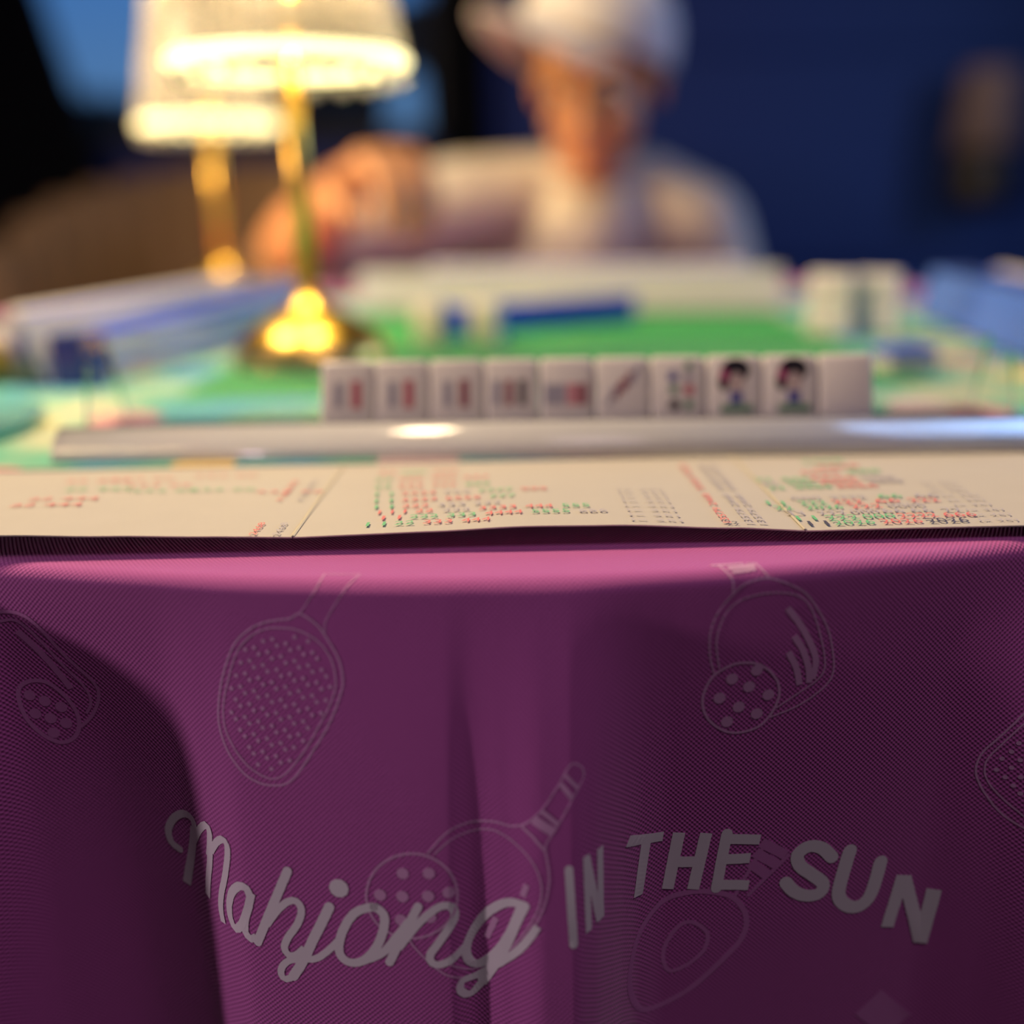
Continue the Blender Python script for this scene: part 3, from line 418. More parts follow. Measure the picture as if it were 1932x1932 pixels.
('paddle_print.b','line',0.59,[(58.1,34.9),(57.8,34.1),(57.5,32.9),(57,31.5),(56.7,30),(56.4,28.5),(56.3,27.3),(56.2,26.1),(56.1,24.8),(56.1,23.5),(56.1,22.2),(56.3,21.1),(56.4,20),(56.7,19),(57,18),(57.3,17),(57.7,16.1),(58.2,15.1),(58.7,14.2),(59.3,13.3),(60,12.4),(60.7,11.5),(61.4,10.7),(62.1,10),(62.9,9.1),(63.7,8.3),(64.5,7.6),(65.5,7),(66.5,6.6),(67.7,6.3),(68.9,6),(70.1,5.8),(71.2,5.8),(72.4,5.8),(73.5,6.1),(74.6,6.4),(75.7,6.8),(76.9,7.3),(77.9,7.7),(79.1,8.3),(80.2,8.9),(81.4,9.5),(82.5,10.3),(83.5,11),(84.4,11.9),(85.2,12.8),(86,13.8),(86.7,14.8),(87.4,15.8),(88.1,16.9),(88.8,17.9),(89.5,19),(90.1,20),(90.7,21.1),(91.2,22.2),(91.8,23.4),(92.2,24.5),(92.7,25.7),(93,26.9),(93.4,28.1),(93.7,29.3),(94,30.5),(94.3,31.9),(94.6,33.2),(94.8,34.6),(95,35.8),(95,37),(94.9,38.2),(94.7,39.3),(94.3,40.3),(93.6,41.3),(93.1,42.1),(92.4,42.8),(91.7,43.5),(90.9,44.1),(90,44.8),(89.2,45.5),(88.3,46.1),(87.4,46.7),(86.5,47.2),(85.6,47.8),(84.5,48.3),(83.4,48.8),(82.4,49.2),(81.2,49.7),(79.9,50.1),(78.7,50.5),(77.5,50.9),(76.5,51.2),(75.8,51.4)]),
('paddle_print.b','line',0.54,[(59.6,33.5),(59.4,32.7),(59.2,31.7),(59,30.5),(58.7,29.2),(58.5,27.9),(58.3,26.6),(58.2,25.5),(58.2,24.2),(58.3,22.9),(58.4,21.7),(58.7,20.6),(59,19.4),(59.3,18.3),(59.7,17.2),(60.2,16.1),(60.8,15.1),(61.5,14.2),(62.3,13.4),(63.1,12.7),(64.1,12.1),(65.2,11.6),(66.4,11.2),(67.3,11),(68.3,10.7),(69.3,10.6),(70.4,10.4),(71.5,10.3),(72.6,10.3),(73.7,10.3),(74.9,10.3),(76.1,10.4),(77.3,10.6),(78.5,10.8),(79.6,11.1),(80.6,11.4),(81.9,12),(83.1,12.8),(84.1,13.7),(85,14.8),(85.7,15.8),(86.3,16.9),(86.8,18),(87.4,19.3),(87.9,20.5),(88.4,21.6),(88.8,22.8),(89.2,24),(89.6,25.2),(90,26.4),(90.4,27.6),(90.8,28.9),(91.2,30.3),(91.5,31.7),(91.8,33),(92,34.3),(92.1,35.4),(92,36.7),(91.7,37.8),(91.2,38.8),(90.4,39.7),(89.7,40.4),(88.9,41.1),(87.9,41.7),(86.9,42.4),(85.8,43),(84.8,43.7),(83.8,44.4),(82.7,45.1),(81.6,45.9),(80.5,46.6),(79.5,47.3),(78.6,47.9),(78,48.3)]),
('paddle_print.b','line',0.83,[(57.2,36.8),(57.8,35.9),(58.5,35.2),(59.3,34.6),(60.2,34.1),(61,33.6),(62.1,33.1),(63.2,32.6),(64.3,32.3),(65.5,32.2),(66.6,32.1),(67.6,32.2),(68.7,32.3),(69.8,32.5),(70.8,32.8),(72,33.3),(73.1,34.1),(74.2,34.9),(75.2,35.7),(76,36.7),(76.7,37.7),(77.4,38.7),(77.9,39.8),(78.2,40.9),(78.5,42.1),(78.6,43.2),(78.6,44.4),(78.4,45.4),(78.1,46.5),(77.8,47.5),(77.4,48.5),(76.9,49.5),(76.4,50.5),(75.8,51.4),(75.1,52.3),(74.4,53.1),(73.6,53.8),(72.7,54.4),(71.6,54.8),(70.5,55.2),(69.4,55.4),(68.4,55.6),(67.1,55.7),(65.9,55.7),(64.7,55.5),(63.5,55.2),(62.4,54.7),(61.3,54.1),(60.2,53.3),(59.2,52.5),(58.3,51.6),(57.4,50.6),(56.7,49.5),(56.1,48.3),(55.6,47.1),(55.3,45.8),(55.1,44.4),(55.1,43),(55.2,42),(55.5,40.9),(55.8,39.8),(56.2,38.7),(56.7,37.7),(57.2,36.8)]),
('paddle_print.b','dotl',1.87,[(63.6,37.3)]),
('paddle_print.b','dotl',1.87,[(71,35)]),
('paddle_print.b','dotl',1.89,[(69,40.3)]),
('paddle_print.b','dotl',1.89,[(60.2,43.4)]),
('paddle_print.b','dotl',1.9,[(75.2,43.6)]),
('paddle_print.b','dotl',1.91,[(66.3,46.9)]),
('paddle_print.b','dotl',1.92,[(72.1,49.7)]),
('paddle_print.b','dotl',1.92,[(63,51.6)]),
('paddle_print.b','lineb',1.94,[(78.7,15.5),(79.2,16.2),(80,17.1),(80.9,18.3),(81.9,19.5),(82.8,20.8),(83.6,22),(84.4,23.2),(85.1,24.5),(85.8,25.7),(86.5,27),(87.1,28.2),(87.6,29.2),(88.2,30.6),(88.6,31.6),(88.9,32.7),(89.1,33.8),(89.1,35),(89,36.3),(88.9,37.6),(88.7,38.8),(88.6,39.6)]),
('paddle_print.b','lineb',1.96,[(81.5,24.6),(82,25.4),(82.7,26.5),(83.6,27.7),(84.4,29),(85,30.3),(85.5,31.5),(86,32.7),(86.4,33.9),(86.8,35.1),(87.1,36.2),(87.3,37.5),(87.5,38.8),(87.6,40),(87.6,40.7)]),
('paddle_print.b','lineb',1.97,[(80.2,29.8),(80.7,30.6),(81.2,31.6),(81.9,32.7),(82.6,34),(83.1,35.2),(83.5,36.4),(83.9,37.8),(84.2,39.1),(84.5,40.3),(84.7,41.1)]),
('paddle_print.b','line',0.64,[(62,9.7),(62.1,8.9),(62.1,7.8),(62.1,6.6),(61.8,5.4),(61.4,4.7),(60.9,3.8),(60.3,2.9),(59.7,1.8),(59.2,0.5),(59,0),(58.7,0),(58.4,0),(57.9,0),(57.5,0),(57.2,0),(56.9,0)]),
('paddle_print.b','line',0.48,[(72.9,6.1),(72.5,5.6),(71.9,4.7),(71.3,3.7),(70.7,2.6),(70.3,1.5),(69.9,0.2),(69.7,0),(69.4,0),(69.1,0),(68.8,0),(68.4,0),(68,0),(67.5,0),(67.2,0)]),
('paddle_print.b','line',1.32,[(61.3,1.9),(62.7,1.8),(64,1.8),(65.4,1.7),(66.7,1.6),(68.1,1.5),(69.4,1.4)]),
('paddle_print.b','line',1.07,[(62.1,3.4),(63.5,3.3),(64.9,3.2),(66.4,3.1),(67.8,2.9),(69.3,2.8)]),
('paddle_print.b','line',0.89,[(56.9,0),(58.5,0),(60.1,0),(61.7,0),(63.3,0),(64.9,0),(66.5,0)]),
('paddle_print.b','line',0.88,[(57,0),(58.6,0),(60.1,0),(61.6,0),(63.2,0),(64.7,0),(66.3,0)]),
('paddle_print.c','line',0.75,[(-17.5,93.1),(-17.5,91.8),(-17.7,90.5),(-17.9,89.2),(-18.3,87.9),(-18.7,86.9),(-19.1,85.9),(-19.6,85),(-20.2,84.2),(-20.9,83.5),(-21.6,82.8),(-22.4,82.2),(-23.2,81.7),(-24.1,81.2),(-25,80.8),(-25.9,80.5),(-26.8,80.3),(-27.8,80.1),(-28.8,80.1),(-29.8,80.1),(-30.8,80.2),(-31.9,80.4),(-32.9,80.7),(-33.9,81),(-34.8,81.4),(-35.8,81.9),(-36.7,82.5),(-37.6,83.1),(-38.4,83.8),(-39.2,84.5),(-39.9,85.3),(-40.6,86.2),(-41.2,87.1),(-41.7,88.1),(-42.2,89),(-42.6,90.3),(-43,91.6),(-43.2,92.9),(-43.4,94.2),(-43.3,95.5),(-43.2,96.8),(-42.9,98),(-42.5,99.2),(-42.1,100.1),(-41.7,101),(-41.1,101.8),(-40.5,102.6),(-39.8,103.3),(-39.1,103.9),(-38.3,104.5),(-37.4,105),(-36.5,105.4),(-35.6,105.8),(-34.7,106.1),(-33.7,106.2),(-32.7,106.3),(-31.6,106.4),(-30.6,106.3),(-29.6,106.2),(-28.6,106),(-27.6,105.7),(-26.6,105.3),(-25.6,104.9),(-24.7,104.4),(-23.8,103.8),(-22.9,103.2),(-22.1,102.5),(-21.4,101.8),(-20.7,101.1),(-20,100.2),(-19.4,99.4),(-18.9,98.6),(-18.5,97.8),(-18.1,96.7),(-17.8,95.6),(-17.6,94.4),(-17.5,93.1)]),
('paddle_print.c','dotl',1.78,[(-32.6,86.3)]),
('paddle_print.c','dotl',1.77,[(-25.2,85.8)]),
('paddle_print.c','dotl',1.82,[(-39.3,93.5)]),
('paddle_print.c','dotl',1.81,[(-32.9,93.4)]),
('paddle_print.c','dotl',1.8,[(-25.6,92.8)]),
('paddle_print.c','dotl',1.78,[(-19.8,91.5)]),
('paddle_print.c','dotl',1.84,[(-33.5,100.8)]),
('paddle_print.c','dotl',1.82,[(-25.2,99.3)]),
('paddle_print.c','line',0.56,[(-25.4,79.9),(-25,79.3),(-24.4,78.6),(-23.6,77.6),(-22.9,76.7),(-22.1,75.7),(-21.2,74.8),(-20.5,74.1),(-19.6,73.4),(-18.8,72.9),(-18,72.6),(-17.1,72.3),(-16.3,72.2),(-15.4,72.1),(-14.4,72),(-13.4,71.8),(-12.4,71.7),(-11.3,71.5),(-10.3,71.3),(-9.3,71.2),(-8.3,71.1),(-7.3,71),(-6.3,71),(-5.5,71),(-4.3,71.2),(-3.2,71.4),(-2.2,71.4),(-1.2,71.2),(-0.2,70.9),(0.7,70.6),(1.6,70),(2.5,69.4),(3,69)]),
('paddle_print.c','line',0.6,[(7,76.8),(7.1,77.5),(7.3,78.4),(7.5,79.5),(7.6,80.7),(7.8,81.7),(7.9,82.7),(7.9,83.6),(8,84.6),(8,85.6),(7.9,86.7),(7.7,87.6),(7.6,88.5),(7.4,89.5),(7.2,90.6),(6.9,91.6),(6.6,92.6),(6.3,93.6),(5.9,94.6),(5.5,95.6),(5.1,96.7),(4.6,97.7),(4.1,98.8),(3.5,99.9),(3,100.9),(2.4,102),(1.9,103.1),(1.3,104.2),(0.7,105.3),(-0,106.5),(-0.7,107.6),(-1.5,108.8),(-2.2,109.8),(-3,110.8),(-3.9,111.9),(-4.8,112.9),(-5.7,113.9),(-6.6,114.9),(-7.5,115.8),(-8.3,116.7),(-9.4,117.7),(-10.3,118.6),(-11.3,119.3),(-12.2,119.9),(-13.2,120.3),(-14.1,120.4),(-15.2,120.2),(-16.3,119.7),(-17.4,119.1),(-18.4,118.6),(-19.4,118.1),(-20.3,117.8),(-21.2,117.4),(-22.1,116.9),(-22.9,116.3),(-23.8,115.6),(-24.6,114.9),(-25.4,114.1),(-26.3,113.3),(-27.1,112.4),(-27.8,111.6),(-28.5,110.8),(-29.4,109.7),(-30.2,108.7),(-30.8,107.7),(-31.2,107.1)]),
('paddle_print.c','line',0.5,[(-23.6,80),(-23.1,79.6),(-22.5,78.9),(-21.7,78.2),(-20.9,77.4),(-20,76.6),(-19.1,75.9),(-18.4,75.5),(-17.5,75.2),(-16.6,75),(-15.7,74.9),(-14.7,74.8),(-13.8,74.6),(-13,74.5),(-11.9,74.2),(-10.9,73.9),(-10,73.7),(-9,73.6),(-8.1,73.5),(-7.2,73.5),(-6.3,73.6),(-5.4,73.9),(-4.6,74.2),(-3.7,74.6),(-3,75),(-2.2,75.4),(-1.5,75.9),(-0.8,76.4),(-0.1,76.9),(0.6,77.4),(1.3,78),(2,78.7),(2.6,79.4),(3.2,80.1),(3.7,80.9),(4.3,81.8),(4.7,82.7),(5.1,83.7),(5.4,84.8),(5.6,85.7),(5.8,86.7),(5.9,87.7),(5.9,88.7),(5.8,89.8),(5.7,90.7),(5.5,91.6),(5.3,92.6),(5,93.7),(4.6,94.7),(4.1,95.9),(3.7,96.9),(3.2,98),(2.6,99.2),(2,100.4),(1.4,101.6),(0.7,102.8),(0.1,104),(-0.6,105.2),(-1.3,106.4),(-2.1,107.6),(-2.9,108.7),(-3.6,109.8),(-4.4,110.8),(-5.2,111.7),(-6.2,112.8),(-7.1,113.8),(-8.1,114.8),(-9.1,115.7),(-10.1,116.4),(-11,117.1),(-12,117.6),(-13,117.9),(-13.9,118),(-14.9,117.7),(-15.8,117.2),(-16.7,116.5),(-17.7,115.7),(-18.7,114.9),(-19.7,114.3),(-20.5,114),(-21.1,113.8)]),
('paddle_print.c','line',0.47,[(3,69),(3.5,68.5),(4.1,67.9),(4.9,67.1),(5.7,66.3),(6.5,65.3),(7,64.6),(7.6,63.9),(8.2,63.1),(8.8,62.2),(9.3,61.3),(9.9,60.5),(10.5,59.6),(11,58.9),(11.6,57.9),(12.1,57),(12.6,56.1),(13.1,55.2),(13.5,54.5),(13.9,53.9),(14.8,53.1),(15.6,53.1),(16.7,53.7),(17.7,54.7),(18,55.6),(18.2,56.5),(18.1,57.5),(17.8,58.2),(17.3,58.9),(16.7,59.8),(16,60.8),(15.6,61.4),(15.1,62.1),(14.6,63),(14.1,63.9),(13.6,64.8),(13.1,65.7),(12.6,66.5),(12.2,67.3),(11.5,68.4),(10.9,69.4),(10.3,70.4),(9.7,71.2),(9.2,72),(8.5,73.2),(7.8,74.1),(7.4,74.9),(7.1,76.1),(7,76.8)]),
('paddle_print.c','line',0.76,[(0.9,70.9),(1.9,71.7),(2.9,72.5),(3.9,73.3),(4.6,74.2),(5.4,75.1),(6.2,76),(7,77)]),
('paddle_print.c','lineb',2.68,[(4,68.3),(5.1,68.9),(6.2,69.6),(7.3,70.4),(8.5,71.2),(9.6,72)]),
('paddle_print.c','lineb',1.33,[(6.3,65.9),(7.4,66.8),(8.5,67.7),(9.6,68.7),(10.7,69.7)]),
('paddle_print.c','lineb',1.46,[(11.7,58.4),(12.4,59.4),(13.2,60.4),(13.9,61.4),(14.6,62.5)]),
('paddle_print.c','lineb',1.02,[(13,56.1),(13.8,57),(14.7,58),(15.5,59),(16.4,60.2)]),
('paddle_print.c','lineb',1.59,[(1.9,87.5),(1.3,89.4),(0.7,91.4)]),
('paddle_print.c','lineb',1.67,[(-0.9,97.9),(-1.6,99.4),(-2.3,101),(-3,102.5),(-3.7,104),(-4.4,105.5),(-5.1,107.1)]),
('paddle_print.c','lineb',1.71,[(-6.8,100.1),(-7.4,101.5),(-7.9,103),(-8.5,104.4),(-9.1,105.8),(-9.6,107.3)]),
('paddle_print.d','faint',1.15,[(-157.5,18.1),(-156.6,18),(-155.3,18),(-153.9,17.9),(-152.4,18),(-151,18.3),(-150,18.7),(-149.1,19.1),(-148.2,19.7),(-147.4,20.4),(-146.4,21.3),(-145.4,22.4),(-144.8,23.1),(-144.2,23.9),(-143.5,24.7),(-142.9,25.7),(-142.2,26.7),(-141.5,27.7),(-140.8,28.7),(-140.1,29.7),(-139.5,30.7),(-138.8,31.6),(-138.2,32.5),(-137.4,33.4),(-136.6,34.3),(-135.8,35.2),(-135,36.1),(-134.2,37),(-133.5,37.8),(-132.7,38.6),(-132.1,39.4),(-131.5,40.2),(-131.1,40.9),(-130.4,42.4),(-130.2,43.7),(-130.4,45),(-130.7,46.3),(-131.2,47.6),(-131.9,49),(-132.7,50.4),(-133.5,51.7),(-134.4,52.9),(-135.6,54.2),(-137,55.5),(-138.2,56.5),(-139,57.2)]),
('paddle_print.d','faint',0.95,[(-158,21.2),(-157.1,21),(-155.8,20.7),(-154.3,20.4),(-152.8,20.6),(-151.9,21),(-151,21.5),(-150.1,22.2),(-149.2,23),(-148.2,24),(-147.2,25.1),(-146.7,25.8),(-146.1,26.5),(-145.5,27.3),(-144.8,28.2),(-144.2,29.1),(-143.6,30.1),(-142.9,31),(-142.3,32),(-141.7,32.9),(-141.1,33.8),(-140.5,34.6),(-139.8,35.6),(-139.1,36.5),(-138.3,37.5),(-137.6,38.4),(-136.9,39.2),(-136.3,40.1),(-135.7,40.9),(-135.1,41.7),(-134.7,42.5),(-134.1,43.7),(-133.8,44.9),(-133.6,45.9),(-133.6,47),(-133.7,47.9),(-134.3,49.6),(-135.4,51.2),(-136.2,52.2)]),
('paddle_print.d','faint',1.38,[(-155.7,43.6),(-155,42.7),(-154,41.9),(-152.8,41.3),(-151.6,40.9),(-150.6,40.8),(-149.5,40.7),(-148.4,40.8),(-147.3,41),(-146.3,41.5),(-145.5,42),(-144.7,42.6),(-143.9,43.4),(-143.2,44.2),(-142.5,45.1),(-141.8,46),(-141.2,46.8),(-140.7,47.9),(-140.1,49),(-139.7,50.2),(-139.3,51.4),(-139.1,52.6),(-139,53.7),(-139,55.1),(-139.3,56.4),(-139.7,57.8),(-140.2,59),(-140.8,60),(-141.8,61.1),(-142.9,61.9),(-144.2,62.5),(-145.4,62.7),(-146.4,62.7),(-147.4,62.3),(-148.3,61.9),(-149.3,61.2),(-150.2,60.5),(-151,59.8),(-151.8,58.9),(-152.6,58),(-153.4,57),(-154,55.9),(-154.6,54.9),(-155.1,53.8),(-155.5,52.5),(-155.8,51.3),(-156.1,50.1),(-156.2,48.9),(-156.3,47.5),(-156.3,46),(-156.1,44.7),(-155.7,43.6)]),
('paddle_print.d','dotf',1.87,[(-152.8,45.9)]),
('paddle_print.d','dotf',1.89,[(-148.4,47.9)]),
('paddle_print.d','dotf',1.93,[(-143.7,50)]),
('paddle_print.d','dotf',1.89,[(-152.1,52.3)]),
('paddle_print.d','dotf',1.91,[(-147.7,54)]),
('paddle_print.d','dotf',1.95,[(-143.3,55.8)]),
('paddle_print.d','dotf',1.92,[(-147.7,59.2)]),
('paddle_print.d','faint',2.25,[(-152.8,24.1),(-152.4,24.6),(-151.7,25.2),(-151,25.9),(-150.2,26.7),(-149.4,27.6),(-148.5,28.5),(-147.8,29.4),(-147.1,30.3),(-146.4,31.1),(-145.8,32),(-145.2,32.9),(-144.5,33.8),(-144,34.7),(-143.4,35.7),(-142.9,36.5),(-142.4,37.4),(-141.7,38.5),(-141.1,39.7),(-140.5,40.8),(-140,41.8),(-139.6,42.7),(-139.3,43.4)]),
('paddle_print.e','line',0.65,[(160.9,52.1),(160.3,52.7),(159.6,53.5),(158.8,54.5),(157.9,55.6),(157,56.7),(156.4,57.5),(155.7,58.4),(155.1,59.4),(154.4,60.3),(153.6,61.3),(152.9,62.3),(152.2,63.3),(151.5,64.1),(150.8,65),(150.1,65.9),(149.3,66.8),(148.6,67.6),(147.9,68.4),(147.3,69.2),(146.8,70),(146.1,71.4),(145.7,72.6),(145.5,73.7),(145.3,74.9),(145.3,76),(145.4,77.1),(145.6,78.3),(146,79.5),(146.5,80.6),(147,81.8),(147.6,83),(148.3,84.2),(149.1,85.4),(149.7,86.4),(150.4,87.4),(151,88.4),(151.8,89.3),(152.5,90.2),(153.3,91),(154,91.7),(154.8,92.3),(155.6,92.9),(156.4,93.5),(157.2,94),(158,94.5),(158.8,94.9),(159.6,95.4),(160.6,95.9),(161.5,96.3),(162.3,96.7),(163.1,97),(163.6,97.2)]),
('paddle_print.e','line',0.55,[(160.9,55.5),(160.4,56.1),(159.7,56.9),(158.9,57.9),(158,58.9),(157.2,60),(156.5,60.8),(155.8,61.7),(155.1,62.7),(154.4,63.6),(153.7,64.6),(153,65.5),(152.3,66.5),(151.6,67.5),(150.8,68.5),(150.1,69.5),(149.4,70.4),(148.9,71.2),(148.2,72.6),(147.8,73.7),(147.7,74.9),(147.7,76),(147.8,77.1),(148.1,78.3),(148.6,79.5),(149.1,80.5),(149.7,81.5),(150.4,82.5),(151.3,83.6),(152.2,84.7),(152.9,85.4),(153.6,86.2),(154.4,87),(155.2,87.8),(156.1,88.6),(156.9,89.3),(157.6,90),(158.1,90.5),(158.6,90.9)]),
('paddle_print.e','dotl',0.74,[(156.1,66.5)]),
('paddle_print.e','dotl',0.75,[(154.4,69.5)]),
('paddle_print.e','dotl',0.76,[(152.1,72.1)]),
('paddle_print.e','dotl',0.74,[(156.7,72.1)]),
('paddle_print.e','dotl',0.75,[(154.7,74.9)]),
('paddle_print.e','dotl',0.77,[(150.9,76)]),
('paddle_print.e','dotl',0.76,[(153.3,78.3)]),
('paddle_print.e','dotl',0.75,[(157.1,77.8)]),
('paddle_print.e','dotl',0.76,[(155.5,80.9)]),
('paddle_print.e','dotl',0.75,[(157.3,83.3)]),
('paddle_print.f','faint',1.91,[(53.8,112.2),(52.6,112.3),(51.4,112.5),(50.2,112.7),(49,113),(47.8,113.4),(46.6,114),(45.5,114.6),(44.7,115.2),(43.8,115.8),(43,116.5),(42.1,117.2),(41.3,118),(40.5,118.8),(39.8,119.6),(39.1,120.5),(38.5,121.3),(37.9,122.2),(37.4,123.1),(36.9,124.1),(36.4,125),(36,126),(35.7,127),(35.3,128),(35,129),(34.8,130),(34.5,131.1),(34.2,132.4),(34,133.6),(33.8,134.9),(33.7,136.3),(33.7,137.7),(33.7,139.1),(33.9,140.6),(34.2,142.6),(34.7,144.8),(35.4,147),(36.2,149.1),(37.1,151),(38.1,152.5),(39.2,153.5),(40.5,154.3),(41.9,154.8),(43.5,155),(45,154.9),(46.5,154.6),(47.5,154.2),(48.4,153.7),(49.4,153.2),(50.4,152.7),(51.5,152.1),(52.5,151.5),(53.6,150.8),(54.6,150.1),(55.7,149.3),(56.7,148.5),(57.6,147.8),(58.6,146.9),(59.6,146.1),(60.5,145.1),(61.5,144.2),(62.5,143.2),(63.4,142.2),(64.3,141.3),(65.2,140.4),(66,139.5),(66.7,138.7),(67.8,137.5),(68.8,136.4),(69.7,135.4),(70.6,134.4),(71.3,133.5),(71.9,132.5),(72.4,131.4),(72.9,130.1),(73.3,128.8),(73.5,127.5),(73.6,126.2),(73.5,124.9),(73.3,123.6),(73,122.3),(72.4,121),(71.7,119.7),(70.9,118.4),(70,117.2),(69.1,116.3),(68.1,115.5),(67.1,114.8),(65.9,114.2),(64.7,113.8),(63.5,113.4),(62.2,113),(61.1,112.8),(59.9,112.5),(58.7,112.3),(57.5,112.2),(56.2,112.1),(55,112.1),(53.8,112.2)]),
('paddle_print.f','faint',1.46,[(54.2,123.4),(53.1,123.5),(52,124),(51,124.7),(50.1,125.7),(49.2,126.8),(48.5,127.8),(47.9,129),(47.2,130.3),(46.7,131.7),(46.3,133.1),(46.1,134.3),(46,135.9),(46.2,137.7),(46.7,139.3),(47.2,140.7),(47.9,141.5),(48.9,141.9),(50,141.8),(51.3,141.4),(52.6,140.8),(53.9,140.2),(54.9,139.5),(56,138.7),(57.1,137.8),(58.1,136.9),(59,135.8),(59.7,134.8),(60.2,133.5),(60.6,132.1),(60.8,130.6),(60.7,129.2),(60.3,127.9),(59.6,127),(58.7,125.9),(57.6,125),(56.4,124.2),(55.2,123.6),(54.2,123.4)]),
('paddle_print.f','faint',1.2,[(69.1,115.3),(69.4,114.6),(69.8,113.6),(70.3,112.5),(70.9,111.3),(71.5,109.9),(72.2,108.5),(72.9,107),(73.4,106.1),(73.9,105),(74.5,103.8),(75.2,102.5),(75.8,101.3),(76.5,100.1),(77.1,98.9),(77.6,97.8),(78.1,96.8),(78.6,96),(78.9,95.3)]),
('paddle_print.f','faint',1.21,[(73.4,115.8),(73.8,115.3),(74.5,114.6),(75.3,113.7),(76.1,112.8),(77,111.8),(78,110.8),(78.9,109.7),(79.8,108.7),(80.7,107.8),(81.5,106.9),(82.1,106.2),(83.4,104.9),(84.4,103.7),(85.3,102.8),(86,102),(86.5,101.4)]),
('paddle_print.f','faint',3.58,[(76.8,96.1),(78.2,97),(79.6,98),(81,98.9),(82.4,99.8),(83.8,100.8),(85.2,101.8)]),
('paddle_print.f','faint',3.6,[(75,99.6),(76.3,100.6),(77.6,101.5),(78.9,102.5),(80.3,103.4),(81.6,104.4),(82.9,105.3)]),
('paddle_print.f','faint',3.62,[(73.5,103.3),(74.7,104.4),(76,105.5),(77.2,106.6),(78.5,107.7),(79.8,108.8)]),
('paddle_print.h','faint',16.5,[(119.9,174.1),(121,173),(122.1,172),(123.3,170.9),(124.4,169.8),(125.5,168.8),(126.6,167.7),(127.7,166.7),(128.8,165.6)]),
]
# ---------------------------------------------------------------- the room
FZ = -0.74
bm = bmesh.new(); box_bm(bm, (-2.6, -1.9, FZ-0.05), (2.7, 3.5, FZ)); struct(obj('floor', done(bm, 'floor'), 'floor'))
bm = bmesh.new(); box_bm(bm, (-2.6, -1.9, 1.9), (2.7, 3.5, 1.95)); struct(obj('ceiling', done(bm, 'ceiling'), 'ceil'))
WX0, WX1, WZ0, WZ1, WY = -1.55, -0.17, 0.27, 1.45, 3.4
bm = bmesh.new()
for lo, hi in (((-2.6, WY, FZ), (WX0, WY+0.1, 1.9)), ((WX1, WY, FZ), (2.7, WY+0.1, 1.9)), ((WX0, WY, FZ), (WX1, WY+0.1, WZ0)), ((WX0, WY, WZ1), (WX1, WY+0.1, 1.9))):
    box_bm(bm, lo, hi)
wall = struct(obj('wall_back', done(bm, 'wall_back'), 'wall'))
for lo, hi, nm in (((0.06, WY-0.022, 0.515), (2.6, WY, 0.548), 'rail'), ((0.06, WY-0.022, -0.12), (2.6, WY, -0.08), 'rail'), ((0.06, WY-0.018, -0.08), (0.11, WY, 0.515), 'stile'), ((2.1, WY-0.018, -0.08), (2.15, WY, 0.515), 'stile')):
    obj(nm, box(nm, lo, hi, 0.004), 'wall', wall)
struct(obj('wall_left', box('wall_left', (-2.7, -1.9, FZ), (-2.6, 3.5, 1.9)), 'dark'))
struct(obj('wall_front', box('wall_front', (-2.6, -2.0, FZ), (2.7, -1.9, 1.9)), 'dark'))
struct(obj('wall_right', box('wall_right', (2.7, -1.9, FZ), (2.8, 3.5, 1.9)), 'wall'))
struct(obj('baseboard_back', box('baseboard_back', (-2.6, WY-0.02, FZ), (2.7, WY, FZ+0.1), 0.004), 'dark'))
win = struct(thing('window_1', 'dusk window', 'window')); del win['label']; del win['category']
bm = bmesh.new()
for lo, hi in (((WX0, WY-0.01, WZ0), (WX0+0.05, WY+0.06, WZ1)), ((WX1-0.05, WY-0.01, WZ0), (WX1, WY+0.06, WZ1)), ((WX0, WY-0.01, WZ0), (WX1, WY+0.06, WZ0+0.05)), ((WX0, WY-0.01, WZ1-0.05), (WX1, WY+0.06, WZ1)),
               ((-0.90, WY, WZ0), (-0.82, WY+0.05, WZ1))): box_bm(bm, lo, hi)
obj('window_frame', done(bm, 'window_frame'), 'black_metal', win)
obj('pane', box('pane', (WX0+0.05, WY+0.02, WZ0+0.05), (-0.90, WY+0.026, WZ1-0.05)), 'glass', win)
obj('pane', box('pane', (-0.82, WY+0.02, WZ0+0.05), (WX1-0.05, WY+0.026, WZ1-0.05)), 'glass', win)
# curtains: pleated sheets with thickness
def curtain(name, x0, x1, y, z0, z1, label, flare=0.0):
    bm = bmesh.new(); n = int(abs(x1-x0)/0.012); rows = 14; g = []
    for j in range(rows+1):
        t = j/rows; row = []
        for i in range(n+1):
            s = i/n; xx = x0+(x1-x0+flare*t)*s
            row.append(bm.verts.new((xx, y+0.028*math.sin(s*(x1-x0)/0.09*2*PI)+0.01*math.sin(7*t+3*s), z1+(z0-z1)*t)))
        g.append(row)
    for a, b in zip(g, g[1:]):
        for i in range(n): bm.faces.new((a[i], a[i+1], b[i+1], b[i]))
    bmesh.ops.solidify(bm, geom=bm.faces[:], thickness=0.004)
    return tag(obj(name, done(bm, name, True), 'curtain'), label, 'curtain')
curtain('curtain', -2.45, -1.60, WY-0.12, FZ+0.01, 1.86, 'black pleated curtain gathered at the left of the dusk window', 0.59)
curtain('curtain', -0.19, -0.035, WY-0.12, FZ+0.01, 1.86, 'narrow black curtain hanging between the window and the navy wall')
